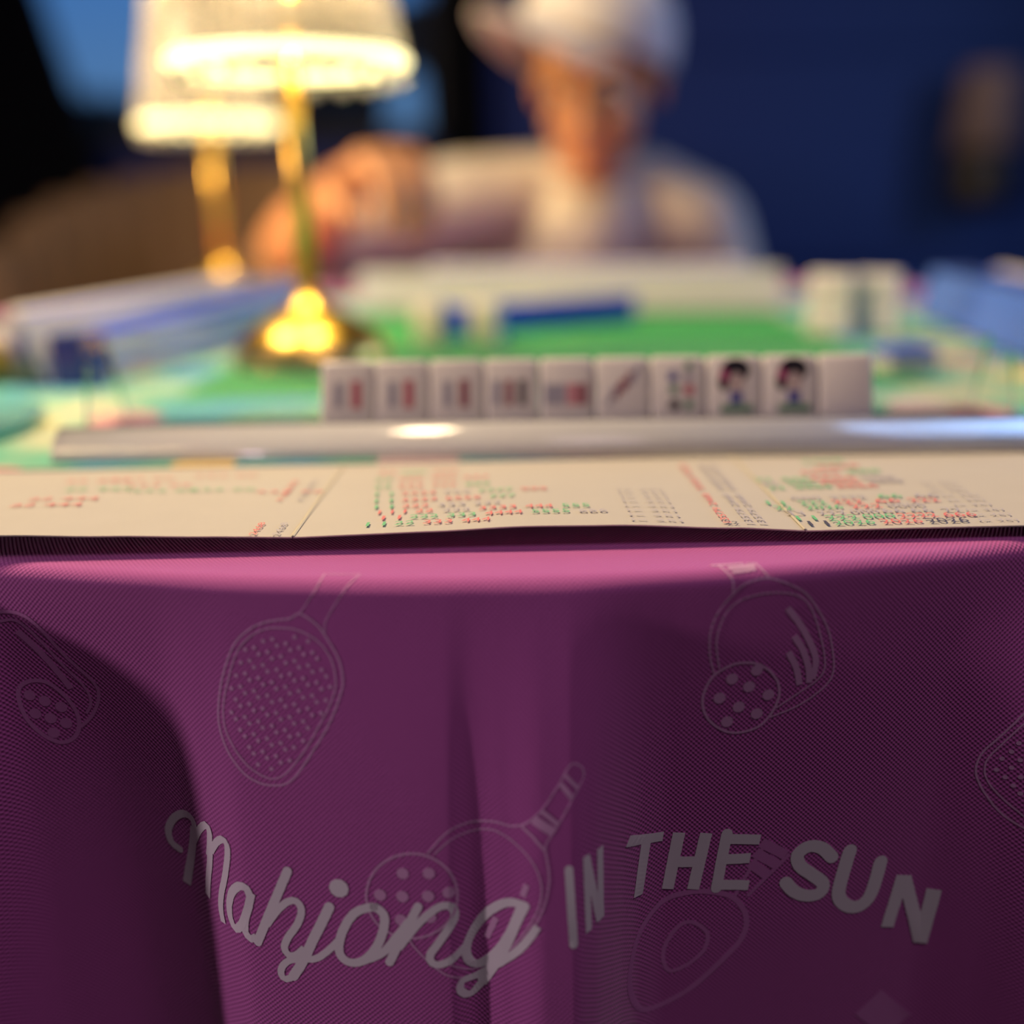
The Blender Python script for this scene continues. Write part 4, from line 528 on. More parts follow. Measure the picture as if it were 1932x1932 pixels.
# dark trees outside the window
def tree(loc, h, rad, label, n=700, squash=1.0):
    t = thing('tree', label, 'tree', loc, group=None)
    obj('trunk', tube('trunk', [(0, 0, 0), (0.03, 0, h*0.4), (-0.02, 0, h*0.75), (0, 0, h)], [0.10, 0.08, 0.05, 0.02]), 'bark', t)
    bm = bmesh.new()
    for i in range(n):
        while True:
            p = Vector((random.uniform(-1, 1), random.uniform(-1, 1), random.uniform(-1, 1)))
            if p.length < 1: break
        p = Vector((p.x*rad, p.y*rad, h*0.82+p.z*rad*squash))
        q = Euler((random.uniform(0, PI), random.uniform(0, PI), random.uniform(0, PI))).to_matrix(); s = random.uniform(0.10, 0.17)
        vs_ = [bm.verts.new(p + q @ Vector(c)) for c in ((-s, 0, 0), (0, -s*0.5, 0.01), (s, 0, 0), (0, s*0.5, 0.01))]
        bm.faces.new(vs_)
    f = obj('foliage', done(bm, 'foliage'), 'leaf', t); f['kind'] = 'stuff'
    return t
tree((-1.03, 6.0, FZ), 1.72, 0.36, 'dark leafy tree outside the window, seen right of the nearer lamp', 900, 1.15)
tree((-0.42, 6.6, FZ), 2.15, 0.24, 'slim taller dark tree outside, at the right side of the window', 420, 0.55)
tree((-2.35, 6.4, FZ), 1.2, 0.45, 'low dark tree outside the window, left of the lamps', 600)
struct(obj('floor', box('floor', (-9, 3.6, FZ-0.2), (9, 40, FZ-0.02)), 'dark'))
# wall lamp on the navy wall (unlit)
s = thing('wall_lamp', 'unlit wall lamp with taupe fabric shade over a black base on navy wall', 'lamp', (1.45, WY, 0))
obj('lamp_shade', lathe('lamp_shade', [(0.075, 0.44), (0.10, 0.215), (0.096, 0.215), (0.071, 0.44)], 32), 'fabric_shade', s, (0, -0.13, 0))
obj('body', lathe('body', [(0, 0.235), (0.055, 0.235), (0.088, 0.19), (0.095, 0.10), (0.085, 0.05), (0, 0.045)], 32), 'black_metal', s, (0, -0.13, 0))
obj('backplate', box('backplate', (-0.06, -0.03, 0.06), (0.06, -0.001, 0.22), 0.006), 'black_metal', s)
# brown barrel chair
def barrel_chair(loc, rot, label):
    t = thing('barrel_chair', label, 'chair', loc, (0, 0, rot))
    n = 17
    for i in range(n):                                  # upright padded channels round the back; the opening faces -y
        a = R(-20+220*i/(n-1)); top = 0.80+0.125*max(0, math.sin(a))**0.7 if math.sin(a) > 0 else 0.78
        x, y = 0.30*math.cos(a), 0.30*math.sin(a)
        pts = [(x, y, 0.14), (x, y, 0.45), (x*1.05, y*1.05, top-0.03), (x*1.06, y*1.06, top)]
        obj('channel', tube('channel', pts, [0.052, 0.056, 0.05, 0.022], 10), 'chair', t)
    obj('seat', lathe('seat', [(0, 0.43), (0.22, 0.43), (0.265, 0.40), (0.27, 0.30), (0.25, 0.26), (0, 0.26)], 36), 'chair', t)
    obj('plinth', lathe('plinth', [(0, 0.26), (0.27, 0.26), (0.27, 0.0), (0, 0.0)], 36), 'wood', t)
    return t
barrel_chair((-0.66, 1.98, FZ), R(-18), 'brown barrel chair with upright padded channels, behind the far lamp')
# ---------------------------------------------------------------- the table
tb = thing('table', 'round pedestal table hidden under the purple cloth', 'table', (0, TCY, 0))
obj('tabletop', lathe('tabletop', [(0, -0.002), (TR-0.012, -0.002), (TR-0.008, -0.006), (TR-0.012, -0.03), (0, -0.03)], 96), 'wood', tb)
obj('pedestal', lathe('pedestal', [(0, -0.03), (0.11, -0.03), (0.05, -0.07), (0.04, FZ+0.10), (0.06, FZ+0.06), (0, FZ+0.06)], 32), 'black_metal', tb)
obj('foot', lathe('foot', [(0, FZ+0.06), (0.06, FZ+0.06), (0.27, FZ+0.02), (0.28, FZ), (0, FZ)], 48), 'black_metal', tb)
def make_cloth():
    us = []; full = 2*PI*TR*1000; x = 0.0
    half = []
    while x < full/2: half.append(x); x += 0.7 if x < 58 else 1.5 if x < 235 else (9 if x > 320 else 4)
    us = [-v for v in half[:0:-1]] + half
    av = [-TR*1000+RB*1000+6, -300, -150, -80, -50, -35, -25, -18, -12, -8, -4, 0]
    n = 12
    av += [RB*1000*PI/2*i/n for i in range(1, n+1)]
    a = av[-1]
    while a < CL*1000: a += 1.2 if a < 40 else 2.2; av.append(a)
    vs_, uvs, fs = [], [], []
    k = len(av)
    for u in us:
        for a in av:
            vs_.append(cloth(u, a)); uvs.append((u/1000, a/1000))
    nu = len(us)
    for i in range(nu):
        j = (i+1) % nu
        for q in range(k-1): fs.append((i*k+q, i*k+q+1, j*k+q+1, j*k+q))
    c = len(vs_); vs_.append((0, TCY, 0)); uvs.append((0, -0.543))
    for i in range(nu): fs.append((i*k, ((i+1) % nu)*k, c))
    me = bpy.data.meshes.new('tablecloth'); me.from_pydata(vs_, [], fs)
    ul = me.uv_layers.new(name='UVMap')
    for p in me.polygons:
        for li in p.loop_indices: ul.data[li].uv = uvs[me.loops[li].vertex_index]
        p.use_smooth = True
    bm = bmesh.new(); bm.from_mesh(me); bmesh.ops.recalc_face_normals(bm, faces=bm.faces); bm.to_mesh(me); bm.free()
    return me
cl = tag(obj('tablecloth', make_cloth(), 'cloth'), 'purple woven tablecloth printed with pale paddles and the words Mahjong IN THE SUN', 'tablecloth')
# ---- the print on the cloth
def cl3(u, a, lift):
    p = Vector(cloth(u, a)); e = 0.4
    du = Vector(cloth(u+e, a))-Vector(cloth(u-e, a)); da = Vector(cloth(u, a+e))-Vector(cloth(u, a-e))
    nn = da.cross(du).normalized()
    if nn.y > 0 and nn.z < 0.5: nn = -nn
    return p+nn*lift
def print_part(name, matn, items, lift):
    bm = bmesh.new(); uvl = bm.loops.layers.uv.new('UVMap')
    def face(q):
        f = bm.faces.new([bm.verts.new(cl3(u, a, lift)) for u, a in q])
        for l, (u, a) in zip(f.loops, q): l[uvl].uv = (u/1000, a/1000)
    def disc(c, r):
        ring = [(c[0]+r*math.cos(t*PI/5), c[1]+r*math.sin(t*PI/5)) for t in range(10)]
        for t in range(10): face((c, ring[t], ring[(t+1) % 10]))
    for kind, wd, pts in items:
        if kind.startswith('dot'): disc(pts[0], wd); continue
        n = len(pts); L_, R_ = [], []
        for i in range(n):
            a, b = pts[max(i-1, 0)], pts[min(i+1, n-1)]
            dx, dy = b[0]-a[0], b[1]-a[1]; l = math.hypot(dx, dy) or 1
            ox, oy = -dy/l*wd/2, dx/l*wd/2
            L_.append((pts[i][0]+ox, pts[i][1]+oy)); R_.append((pts[i][0]-ox, pts[i][1]-oy))
        for i in range(n-1): face((L_[i], R_[i], R_[i+1], L_[i+1]))
        if name.startswith('letter') and n > 9 and wd > 1.8 and kind == 'text': disc(pts[0], wd/2); disc(pts[-1], wd/2)
    me = bpy.data.meshes.new(name)
    bmesh.ops.recalc_face_normals(bm, faces=bm.faces); bm.to_mesh(me); bm.free()
    return obj(name, me, matn, cl)
parts_ = {}
for part, kind, wd, pts in PRINT: parts_.setdefault(part, []).append((kind, wd, pts))
PM = {'text': 'text', 'dot': 'text', 'line': 'line', 'dotl': 'line', 'lineb': 'line', 'faint': 'faint', 'dotf': 'faint'}
for part, items in parts_.items():
    mt = PM[items[0][0]]; nm = part.split('.')[0]
    lift = 0.00022 if mt == 'text' else (0.00016 if mt == 'line' else 0.00012)
    if mt == 'text':
        o = print_part(nm, mt, items[:1], lift)
        for q in range(1, len(items)): print_part('stroke', mt, items[q:q+1], lift+0.00001*q).parent = o
    else: o = print_part(nm, mt, items, lift)
    if mt != 'text': o['kind'] = 'stuff'; o['label'] = 'pale outline print of a paddle'
# ---------------------------------------------------------------- playing mat
MX, MY, MH, MZ = 0.025, 0.748, 0.35, 0.0016
bm = bmesh.new(); ring = []
for cx, cy, a0 in ((MH-0.06, MH-0.06, 0), (-MH+0.06, MH-0.06, 90), (-MH+0.06, -MH+0.06, 180), (MH-0.06, -MH+0.06, 270)):
    for i in range(9): ring.append((cx+0.06*math.cos(R(a0+i*11.25)), cy+0.06*math.sin(R(a0+i*11.25))))
a = [bm.verts.new((x, y, 0.0003)) for x, y in ring]; b = [bm.verts.new((x, y, MZ)) for x, y in ring]
bm.faces.new(a[::-1]); bm.faces.new(b)
for i in range(len(ring)): bm.faces.new((a[i], a[(i+1) % len(ring)], b[(i+1) % len(ring)], b[i]))
tag(obj('playing_mat', done(bm, 'playing_mat'), 'mat', None, (MX, MY, 0)), 'square playing mat with green field and teal border of blossoms, on the purple cloth', 'mat')
# ---------------------------------------------------------------- the score card in front
CX = [-0.217, -0.066, 0.088, 0.237]
ZP = [(-0.215, 7.6), (-0.153, 7.8), (-0.122, 6.9), (-0.090, 6.1), (-0.065, 5.3), (-0.026, 6.3), (0.005, 7.3), (0.029, 7.1), (0.069, 5.4), (0.089, 4.0), (0.117, 4.2), (0.154, 4.2), (0.235, 6.0)]
def card_z(x, y):
    for (x0, z0), (x1, z1) in zip(ZP, ZP[1:]):
        if x <= x1:
            t = max(0, (x-x0)/(x1-x0)); t = t*t*(3-2*t) if min(abs(x0+0.066), abs(x1+0.066), abs(x0-0.088), abs(x1-0.088)) > 0.004 else t; z = z0+(z1-z0)*t; break
    else: z = ZP[-1][1]
    f = max(0.0, min(1.0, (0.396-y)/0.104))
    return 0.0012+(z/1000-0.0012)*f**0.9
CY0, CY1 = 0.292, 0.396
card = thing('score_card', 'long folded cream score card with rows of coloured digits, lying at the table edge', 'card', (0, 0, 0))
for k in range(3):
    bm = bmesh.new(); nx, ny = 40, 14; g = []
    for i in range(nx+1):
        x = CX[k]+0.0002+(CX[k+1]-CX[k]-0.0004)*i/nx
        g.append([bm.verts.new((x, CY0+(CY1-CY0)*j/ny, card_z(x, CY0+(CY1-CY0)*j/ny))) for j in range(ny+1)])
    for p, q in zip(g, g[1:]):
        for j in range(ny): bm.faces.new((p[j], q[j], q[j+1], p[j+1]))
    bmesh.ops.recalc_face_normals(bm, faces=bm.faces)
    bmesh.ops.solidify(bm, geom=bm.faces[:], thickness=0.0004)
    obj('card_panel', done(bm, 'card_panel', False), 'paper', card)
for x in CX[1:3]:
    bm = bmesh.new(); prev = None
    for j in range(15):
        y = CY0+(CY1-CY0)*j/14; v = [bm.verts.new((x-0.0006, y, card_z(x-0.0006, y)+0.0003)), bm.verts.new((x, y, card_z(x, y)+0.0005)), bm.verts.new((x+0.0006, y, card_z(x+0.0006, y)+0.0003))]
        if prev: bm.faces.new((prev[0], prev[1], v[1], v[0])); bm.faces.new((prev[1], prev[2], v[2], v[1]))
        prev = v
    obj('fold_line', done(bm, 'fold_line'), 'crease', card)
TXT = {}
def word(s, x, y, w_, h_, ink, vert=False):
    """flat printed digits; x,y = lower left on the card, w_ = width, h_ = height"""
    cu = bpy.data.curves.new('t', 'FONT'); cu.body = s; cu.resolution_u = 2
    o = bpy.data.objects.new('t', cu); C.objects.link(o)
    dg = bpy.context.evaluated_depsgraph_get(); me = bpy.data.meshes.new_from_object(o.evaluated_get(dg)); bpy.data.objects.remove(o); bpy.data.curves.remove(cu)
    xs = [v.co.x for v in me.vertices]; ys = [v.co.y for v in me.vertices]
    if not xs: return
    ax, bx, ay, by = min(xs), max(xs), min(ys), max(ys)
    V, Fs = TXT.setdefault(ink, ([], [])); k0 = len(V)
    for v in me.vertices:
        p, q = (v.co.x-ax)/(bx-ax or 1)*w_, (v.co.y-ay)/(by-ay or 1)*h_
        X, Y = (x-q, y+p) if vert else (x+p, y+q)
        V.append((X, Y, card_z(X, Y)+0.0006))
    for p in me.polygons: Fs.append([k0+i for i in p.vertices])
    bpy.data.meshes.remove(me)
gy = lambda i: 0.2952+0.0060*i
# right-hand panel: the nearest rows can almost be read
rows = [(0, [('11', .0905, .006, 'ink_black'), ('2026', .098, .0125, 'ink_green'), ('2026', .1125, .0125, 'ink_red'), ('2026', .1265, .0125, 'ink_black')]),
        (1, [('11', .0885, .006, 'ink_green'), ('222', .0975, .010, 'ink_green'), ('000', .109, .010, 'ink_green'), ('2222', .120, .012, 'ink_red'), ('666', .134, .010, 'ink_red')]),
        (2, [('33', .0865, .006, 'ink_grey'), ('222', .0965, .009, 'ink_grey'), ('000', .107, .009, 'ink_grey'), ('66', .117, .007, 'ink_grey'), ('66', .126, .007, 'ink_grey'), ('22', .136, .006, 'ink_grey')]),
        (3, [('22', .0845, .006, 'ink_green'), ('2026', .0945, .012, 'ink_green'), ('222', .109, .010, 'ink_red'), ('0000', .121, .012, 'ink_grey')]),
        (4, [('11', .0835, .006, 'ink_green'), ('222', .094, .009, 'ink_green'), ('222', .105, .010, 'ink_red'), ('66', .119, .008, 'ink_red'), ('222', .130, .010, 'ink_red')]),
        (5, [('000', .093, .010, 'ink_grey'), ('2222', .106, .012, 'ink_grey'), ('66', .122, .008, 'ink_green'), ('66', .134, .008, 'ink_grey')]),
        (7.4, [('22', .089, .006, 'ink_green'), ('4444', .098, .013, 'ink_green'), ('6666', .113, .014, 'ink_red')]),
        (8.4, [('22', .088, .006, 'ink_grey'), ('444', .097, .010, 'ink_green'), ('6666', .109, .014, 'ink_red'), ('8888', .126, .012, 'ink_grey')]),
        (9.4, [('22', .087, .006, 'ink_green'), ('444', .096, .010, 'ink_green'), ('6666', .107, .016, 'ink_red'), ('8888', .125, .012, 'ink_grey')]),
        (11, [('6666', .105, .014, 'ink_red'), ('888', .122, .012, 'ink_green')]), (12.5, [('2468', .112, .016, 'ink_red')]), (14, [('2468', .108, .016, 'ink_green')])]
for i, ws in rows:
    for s_, x, w_, ink in ws: word(s_, x+(0.07*max(0, i-9)/100), gy(i), w_, 0.0048, ink)
for i in range(9):                                       # small print right of the rows
    word('(x 25)', 0.142+0.0006*(i % 3), gy(i), 0.012, 0.0028, 'ink_grey')
# middle panel
MR = [(0.6, -0.045, 'ink_green 11 ink_green 22 ink_red 333 ink_red 444'), (1.8, -0.041, 'ink_red 11 ink_green 222 ink_green 333 ink_red 4444 ink_green 5555 ink_grey 666'),
      (3.0, -0.043, 'ink_red 111 ink_red 22 ink_grey 222 ink_red 3333 ink_red 444 ink_green 555'), (4.2, -0.045, 'ink_green 11 ink_red 222 ink_grey 333 ink_grey 222'),
      (5.6, -0.046, 'ink_green 11 ink_red 3333 ink_red 5555 ink_green 777'), (7.2, -0.047, 'ink_green 11 ink_red 3333 ink_grey 555 ink_green 7777 ink_red 999'),
      (9, -0.049, 'ink_green 33 ink_red 555 ink_red 777 ink_green 999'), (11, -0.05, 'ink_green 33 ink_red 666 ink_red 999 ink_red 333'), (13, -0.05, 'ink_red 33 ink_green 666 ink_red 999')]
for i, x, s_ in MR:
    t = s_.split()
    for ink, d in zip(t[::2], t[1::2]):
        wd = 0.003*len(d); word(d, x, gy(i), wd, 0.0044, ink); x += wd+0.0028
for i in range(8): word('(x 25)', 0.036, gy(i), 0.016, 0.0026, 'ink_grey')
def vrow(x, y, s_, ln, h_, ink): word(s_, x, y, ln, h_, ink, True)
for x0, ink in ((0.0665, 'ink_red'), (0.0735, 'ink_grey'), (0.0775, 'ink_grey')):
    vrow(x0, 0.2955, '13579 2468', 0.037, 0.0026, ink); vrow(x0, 0.338, '3333 5555', 0.042, 0.0026, ink)
word('22', 0.0645, 0.294, 0.004, 0.003, 'ink_black')
for x0, ink in ((-0.070, 'ink_grey'), (-0.077, 'ink_red')):
    vrow(x0, 0.292, '2468', 0.014, 0.0022, ink); vrow(x0-0.001, 0.335, '13579', 0.03, 0.0022, ink)
# left panel: only its far left and top carry print
for i, x, ink in ((5.5, -0.168, 'ink_red'), (7, -0.166, 'ink_red'), (9.5, -0.16, 'ink_green'), (12, -0.166, 'ink_red')):
    word('22 444', x, gy(i), 0.024, 0.004, ink)
for i, x, ink in ((9, -0.135, 'ink_green'), (10.5, -0.14, 'ink_red'), (12.5, -0.15, 'ink_red'), (13.2, -0.12, 'ink_red'), (9.2, -0.115, 'ink_green'), (8.5, -0.09, 'ink_red')):
    word('333 66', x, gy(i), 0.024, 0.003, ink)
for ink, (V, Fs) in TXT.items():
    me = bpy.data.meshes.new('printed_digits'); me.from_pydata(V, [], Fs); o = obj('printed_digits', me, ink, card); o['kind'] = 'stuff'
    o['label'] = {'ink_red': 'red printed digits', 'ink_green': 'green printed digits', 'ink_black': 'black printed digits', 'ink_grey': 'grey printed digits'}[ink]
# ---------------------------------------------------------------- tiles
TW, TH, TT = 0.0225, 0.031, 0.015
ME_FACE = box('face_block', (-TW/2, -TT/2, 0), (TW/2, TT/2-0.0055, TH), 0.0022, 3, True)
ME_BACK = box('back_block', (-TW/2, TT/2-0.0057, 0), (TW/2, TT/2, TH), 0.0022, 3, True)
ME_FACE.materials.append(M['white']); ME_BACK.materials.append(M['blue'])
def tile(mtx, label, group=None):
    """mtx places a tile that stands on its short side with the white face towards -y"""
    t = thing('mahjong_tile', label, 'tile', group=group); t.matrix_world = mtx
    obj('face_block', ME_FACE, None, t); obj('back_block', ME_BACK, None, t)
    return t
def motif(t, shape, matn, x, z, w_, h_, rot=0.0):
    bm = bmesh.new(); y0 = -TT/2
    if shape == 'bar':
        box_bm(bm, (-w_/2, y0-0.0003, -h_/2), (w_/2, y0+0.0001, h_/2), None, 0.0001, 1)
    else:
        n = 14; f = [bm.verts.new((w_/2*math.cos(2*PI*k/n), y0-0.0003-(0.0001 if shape == 'disc2' else 0), h_/2*math.sin(2*PI*k/n))) for k in range(n)]
        g = [bm.verts.new((v.co.x, y0+0.0001, v.co.z)) for v in f]
        bm.faces.new(f)
        for k in range(n): bm.faces.new((f[k], f[(k+1) % n], g[(k+1) % n], g[k]))
    for v in bm.verts: v.co = Matrix.Rotation(rot, 4, 'Y') @ v.co + Vector((x, 0, z))
    return obj('motif', done(bm, 'motif'), matn, t)
# ---------------------------------------------------------------- racks
def rack(loc, rotz, length, label, matn, lipn, shelf=True):
    t = thing('tile_rack', label, 'rack', loc, (0, 0, rotz), 'tile racks round the mat')
    obj('base', extrude_profile('base', [(0.010, 0), (0.082, 0), (0.082, 0.003), (0.010, 0.003)], length), 'rack', t)
    lip = [(0.0, 0.0), (0.0006, 0.0035), (0.0022, 0.0062), (0.0048, 0.0088), (0.0080, 0.0110), (0.0105, 0.0122), (0.0125, 0.0125), (0.0138, 0.0119), (0.0142, 0.0105), (0.0142, 0.003), (0.010, 0)]
    obj('lip', extrude_profile('lip', lip, length, True), lipn, t)
    obj('rest', extrude_profile('rest', [(0.0330, 0.003), (0.0365, 0.003), (0.0465, 0.0330), (0.0430, 0.0335)], length), 'rack', t)
    obj('rear_panel', extrude_profile('rear_panel', [(0.078, 0.003), (0.082, 0.003), (0.070, 0.0372), (0.066, 0.0372)], length), matn, t)
    if shelf: obj('top_shelf', extrude_profile('top_shelf', [(0.0435, 0.0335), (0.0655, 0.0335), (0.0655, 0.0368), (0.0435, 0.0368)], length), matn, t)
    return t
FR_ROT = R(-2.2)
front_rack = rack((0.0125, 0.3985, MZ), FR_ROT, 0.40, 'clear acrylic tile rack behind the score card, holding the row of white tiles', 'rack', 'rack_lip', False)
LEAN = R(-17)
def in_rack(t_rack_loc, rotz, x, z=0.0098):
    return Matrix.Translation(t_rack_loc) @ Matrix.Rotation(rotz, 4, 'Z') @ Matrix.Translation((x, 0.0238, z)) @ Matrix.Rotation(LEAN, 4, 'X')
FR = Vector((0.0125, 0.3985, MZ))
LBL = ['white tile with a grey and a red bar, leftmost in the front row', 'white tile with grey and red bar, second from left in the front row',
       'white tile with grey and dark red bar, third from left in the front row', 'white tile with three upright bars, grey, maroon and black, in the front row',
       'white tile with four short bars, two grey and two rose, in the front row', 'white tile with four slanting dark bars, in the front row',
       'white tile with blue, red and green dots in two columns, in the front row', 'white tile with black-haired head motif, next to the dotted tile',
       'white tile with black-haired head motif, next to the blank end tile', 'blank white tile at the right end of the front row']
ft = []
for i in range(10):
    x = -0.081-0.0125+0.0229*(i+0.5)+0.0008
    ft.append(tile(in_rack(FR, FR_ROT, x+random.uniform(-.0001, .0001), 0.0046), LBL[i], 'white tiles standing in the front rack'))
for i, (a, b, m2) in enumerate(((-3.6, 3.9, 'm_red'), (-3.9, 3.0, 'm_red'), (-3.7, 3.3, 'm_maroon'))):
    motif(ft[i], 'bar', 'm_grey', a/1000, 0.0165, 0.0036, 0.0105); motif(ft[i], 'bar', m2, b/1000, 0.0165, 0.0040, 0.0115)
for x, m_ in ((-6.2, 'm_grey'), (-0.9, 'm_maroon'), (4.6, 'm_bar')): motif(ft[3], 'bar', m_, x/1000, 0.0165, 0.0034, 0.0105)
for x, m_ in ((-7.0, 'm_grey'), (-2.6, 'm_grey'), (2.2, 'm_rose'), (6.6, 'm_maroon')): motif(ft[4], 'bar', m_, x/1000, 0.0155, 0.0042, 0.0088)
for k in range(4): motif(ft[5], 'bar', ('m_grey', 'm_maroon', 'm_maroon', 'm_grey')[k], (-4.5+3.2*k)/1000, 0.0145+0.0029*k, 0.0021, 0.0085, R(24))
for x, z, r_, m_ in ((-2.0, 22.3, 4.2, 'm_blue'), (-1.6, 17.0, 4.0, 'm_green'), (-1.4, 10.5, 4.6, 'm_black'), (4.6, 26.8, 3.6, 'm_green'), (4.0, 22.0, 3.8, 'm_grey'), (4.6, 16.6, 4.6, 'm_red'), (4.4, 10.5, 4.0, 'm_green')):
    motif(ft[6], 'disc', m_, x/1000, z/1000, r_/1000, r_/1000)
for k in (7, 8):
    dx = 0.0 if k == 7 else 0.0008
    motif(ft[k], 'disc', 'm_black', dx+0.0006, 0.0245, 0.0118, 0.0100); motif(ft[k], 'disc', 'm_black', dx-0.0042, 0.0198, 0.0046, 0.0075)
    motif(ft[k], 'disc2', 'm_pink', dx-0.0040, 0.0225, 0.0036, 0.0052); motif(ft[k], 'disc2', 'm_skin', dx+0.0008, 0.0196, 0.0066, 0.0080)
    motif(ft[k], 'bar', 'm_blue', dx+0.0008, 0.0132, 0.0050, 0.0046); motif(ft[k], 'bar', 'm_green', dx+0.0010, 0.0086, 0.0130, 0.0034)
ORD = ['first', 'second', 'third', 'fourth', 'fifth', 'sixth', 'seventh', 'eighth', 'ninth', 'tenth', 'eleventh', 'twelfth', 'thirteenth']
# the rack on the left, its hand and the wall before it
LD = Vector((0.27, 0.963, 0)).normalized(); LR = math.atan2(LD.y, LD.x)
def side_rack(near, d, length, flip, label, matn, lipn):
    """near = corner of the rear panel nearest the camera, d = direction away from the camera; the rear panel faces the mat"""
    rz = math.atan2(d.y, d.x)+(PI if flip else 0)
    mid = near+d*length/2
    yax = Vector((-math.sin(rz), math.cos(rz), 0))
    loc = mid-yax*0.082; loc.z = MZ
    return rack(loc, rz, length, label, matn, lipn), loc, rz
# left rack: hand faces left (-x side), rear panel towards the mat => local +y points right
lr, lloc, lrot = side_rack(Vector((-0.266, 0.592, MZ)), LD, 0.345, True, 'frosted acrylic tile rack at the left, running away from the camera', 'rack_frost', 'rack')
for i in range(12):
    tile(in_rack(lloc, lrot, -0.13+0.0229*i), 'blue-backed tile leaning in the left rack, %s from its far end' % ORD[i], 'tiles leaning in the left rack')
yl = Vector((-math.sin(lrot), math.cos(lrot), 0))
ax_ = Matrix.Rotation(lrot, 4, 'Z')
for k in range(9):
    for lv in range(2):
        c = Vector((-0.266, 0.592, 0))+LD*(0.0225+0.0312*k+0.0156)+yl*0.0135
        # lying face down: the tile's height runs along the wall
        m_ = Matrix.Translation((c.x, c.y, MZ+0.0001+TT*lv+TT/2)) @ ax_ @ Matrix.Rotation(R(90), 4, 'Y') @ Matrix.Rotation(R(90), 4, 'Z') @ Matrix.Translation((0, 0, -TH/2))
        tile(m_, 'blue-topped white tile in the %s layer of the left wall, %s from the camera' % (('lower', 'upper')[lv], ORD[k]), 'tile wall before the left rack')
pz = Vector((-0.266, 0.592, 0))+yl*0.0135+LD*0.010
pb = tag(obj('end_block', box('end_block', (-0.0105, -0.0118, 0), (0.0105, 0.0118, 0.0305), 0.0015, 2), 'navy', None, (pz.x, pz.y, MZ+0.0001), (0, 0, lrot)), 'small navy block closing the near end of the left tile wall', 'block')
# far rack
FD = Vector((-0.37, 0.075, 0)).normalized()
frk, floc, frot = None, None, None
near = Vector((0.236, 0.895, MZ)); Lf = 0.385
rz = math.atan2(-FD.y, -FD.x)+PI; mid = near+FD*Lf/2; yf = Vector((-math.sin(rz), math.cos(rz), 0))
floc = mid-yf*0.082; floc.z = MZ
rack(floc, rz, Lf, 'frosted acrylic tile rack across the far side of the mat, before the person', 'rack_frost', 'rack')
for i in range(13):
    tile(in_rack(floc, rz, -0.15+0.0229*i), 'blue-backed tile leaning in the far rack, %s from its right end' % ORD[i], 'tiles leaning in the far rack')
# right rack
RD = Vector((0.115, 0.993, 0)).normalized()
rr_, rloc, rrot = side_rack(Vector((0.296, 0.510, MZ)), RD, 0.35, False, 'blue tinted acrylic tile rack at the right, running away from the camera', 'rack_blue', 'rack')
for i in range(13):
    tile(in_rack(rloc, rrot, -0.145+0.0229*i), 'blue-backed tile leaning in the right rack, %s from its near end' % ORD[i], 'tiles leaning in the right rack')
# loose tiles on the mat
def lying(x, y, rot, label):                              # face down, blue back up
    return tile(Matrix.Translation((x, y, MZ+0.0001+TT/2)) @ Matrix.Rotation(rot, 4, 'Z') @ Matrix.Rotation(R(90), 4, 'Y') @ Matrix.Rotation(R(90), 4, 'Z') @ Matrix.Translation((0, 0, -TH/2)), label)
lying(0.226, 0.585, R(14), 'single tile lying face down, blue back up, behind the right end of front row')
for i in range(2):
    for j in range(2):                                    # two by two on their long sides, faces to the camera
        m_ = Matrix.Translation((0.2315+0.0315*i, 0.742-0.004*i, MZ+0.0001+TW*j+TW/2)) @ Matrix.Rotation(R(-30), 4, 'Z') @ Matrix.Rotation(R(90), 4, 'Y') @ Matrix.Translation((0, 0, -TH/2))
        t = tile(m_, 'white tile on its side, %s %s of the four by the right rack' % (('lower', 'upper')[j], ('left', 'right')[i]), 'stack of four tiles by the right rack')
        motif(t, 'disc', ('m_rose', 'm_green')[i], 0.001, 0.012, 0.006, 0.006)
bd = R(29)
for i in range(6):
    c = Vector((-0.060+0.0275*i*1.0, 0.785+0.0152*i, 0))
    m_ = Matrix.Translation((c.x+0.012, c.y, MZ+0.0001+TW/2)) @ Matrix.Rotation(bd+PI, 4, 'Z') @ Matrix.Rotation(R(90), 4, 'Y') @ Matrix.Translation((0, 0, -TH/2))
    tile(m_, 'tile on its side, blue back to camera, %s from the left in the mid-mat row' % ORD[i], 'slanting row of tiles in the middle of the mat')
for i, (x, y, lb) in enumerate(((-0.0545, 0.735, 'white tile standing upright on the green mat, nearer the front lamp'), (-0.0155, 0.732, 'white tile standing upright on the green mat, right of its twin'))):
    tile(Matrix.Translation((x, y, MZ+0.0001)) @ Matrix.Rotation(R(-24), 4, 'Z'), lb)
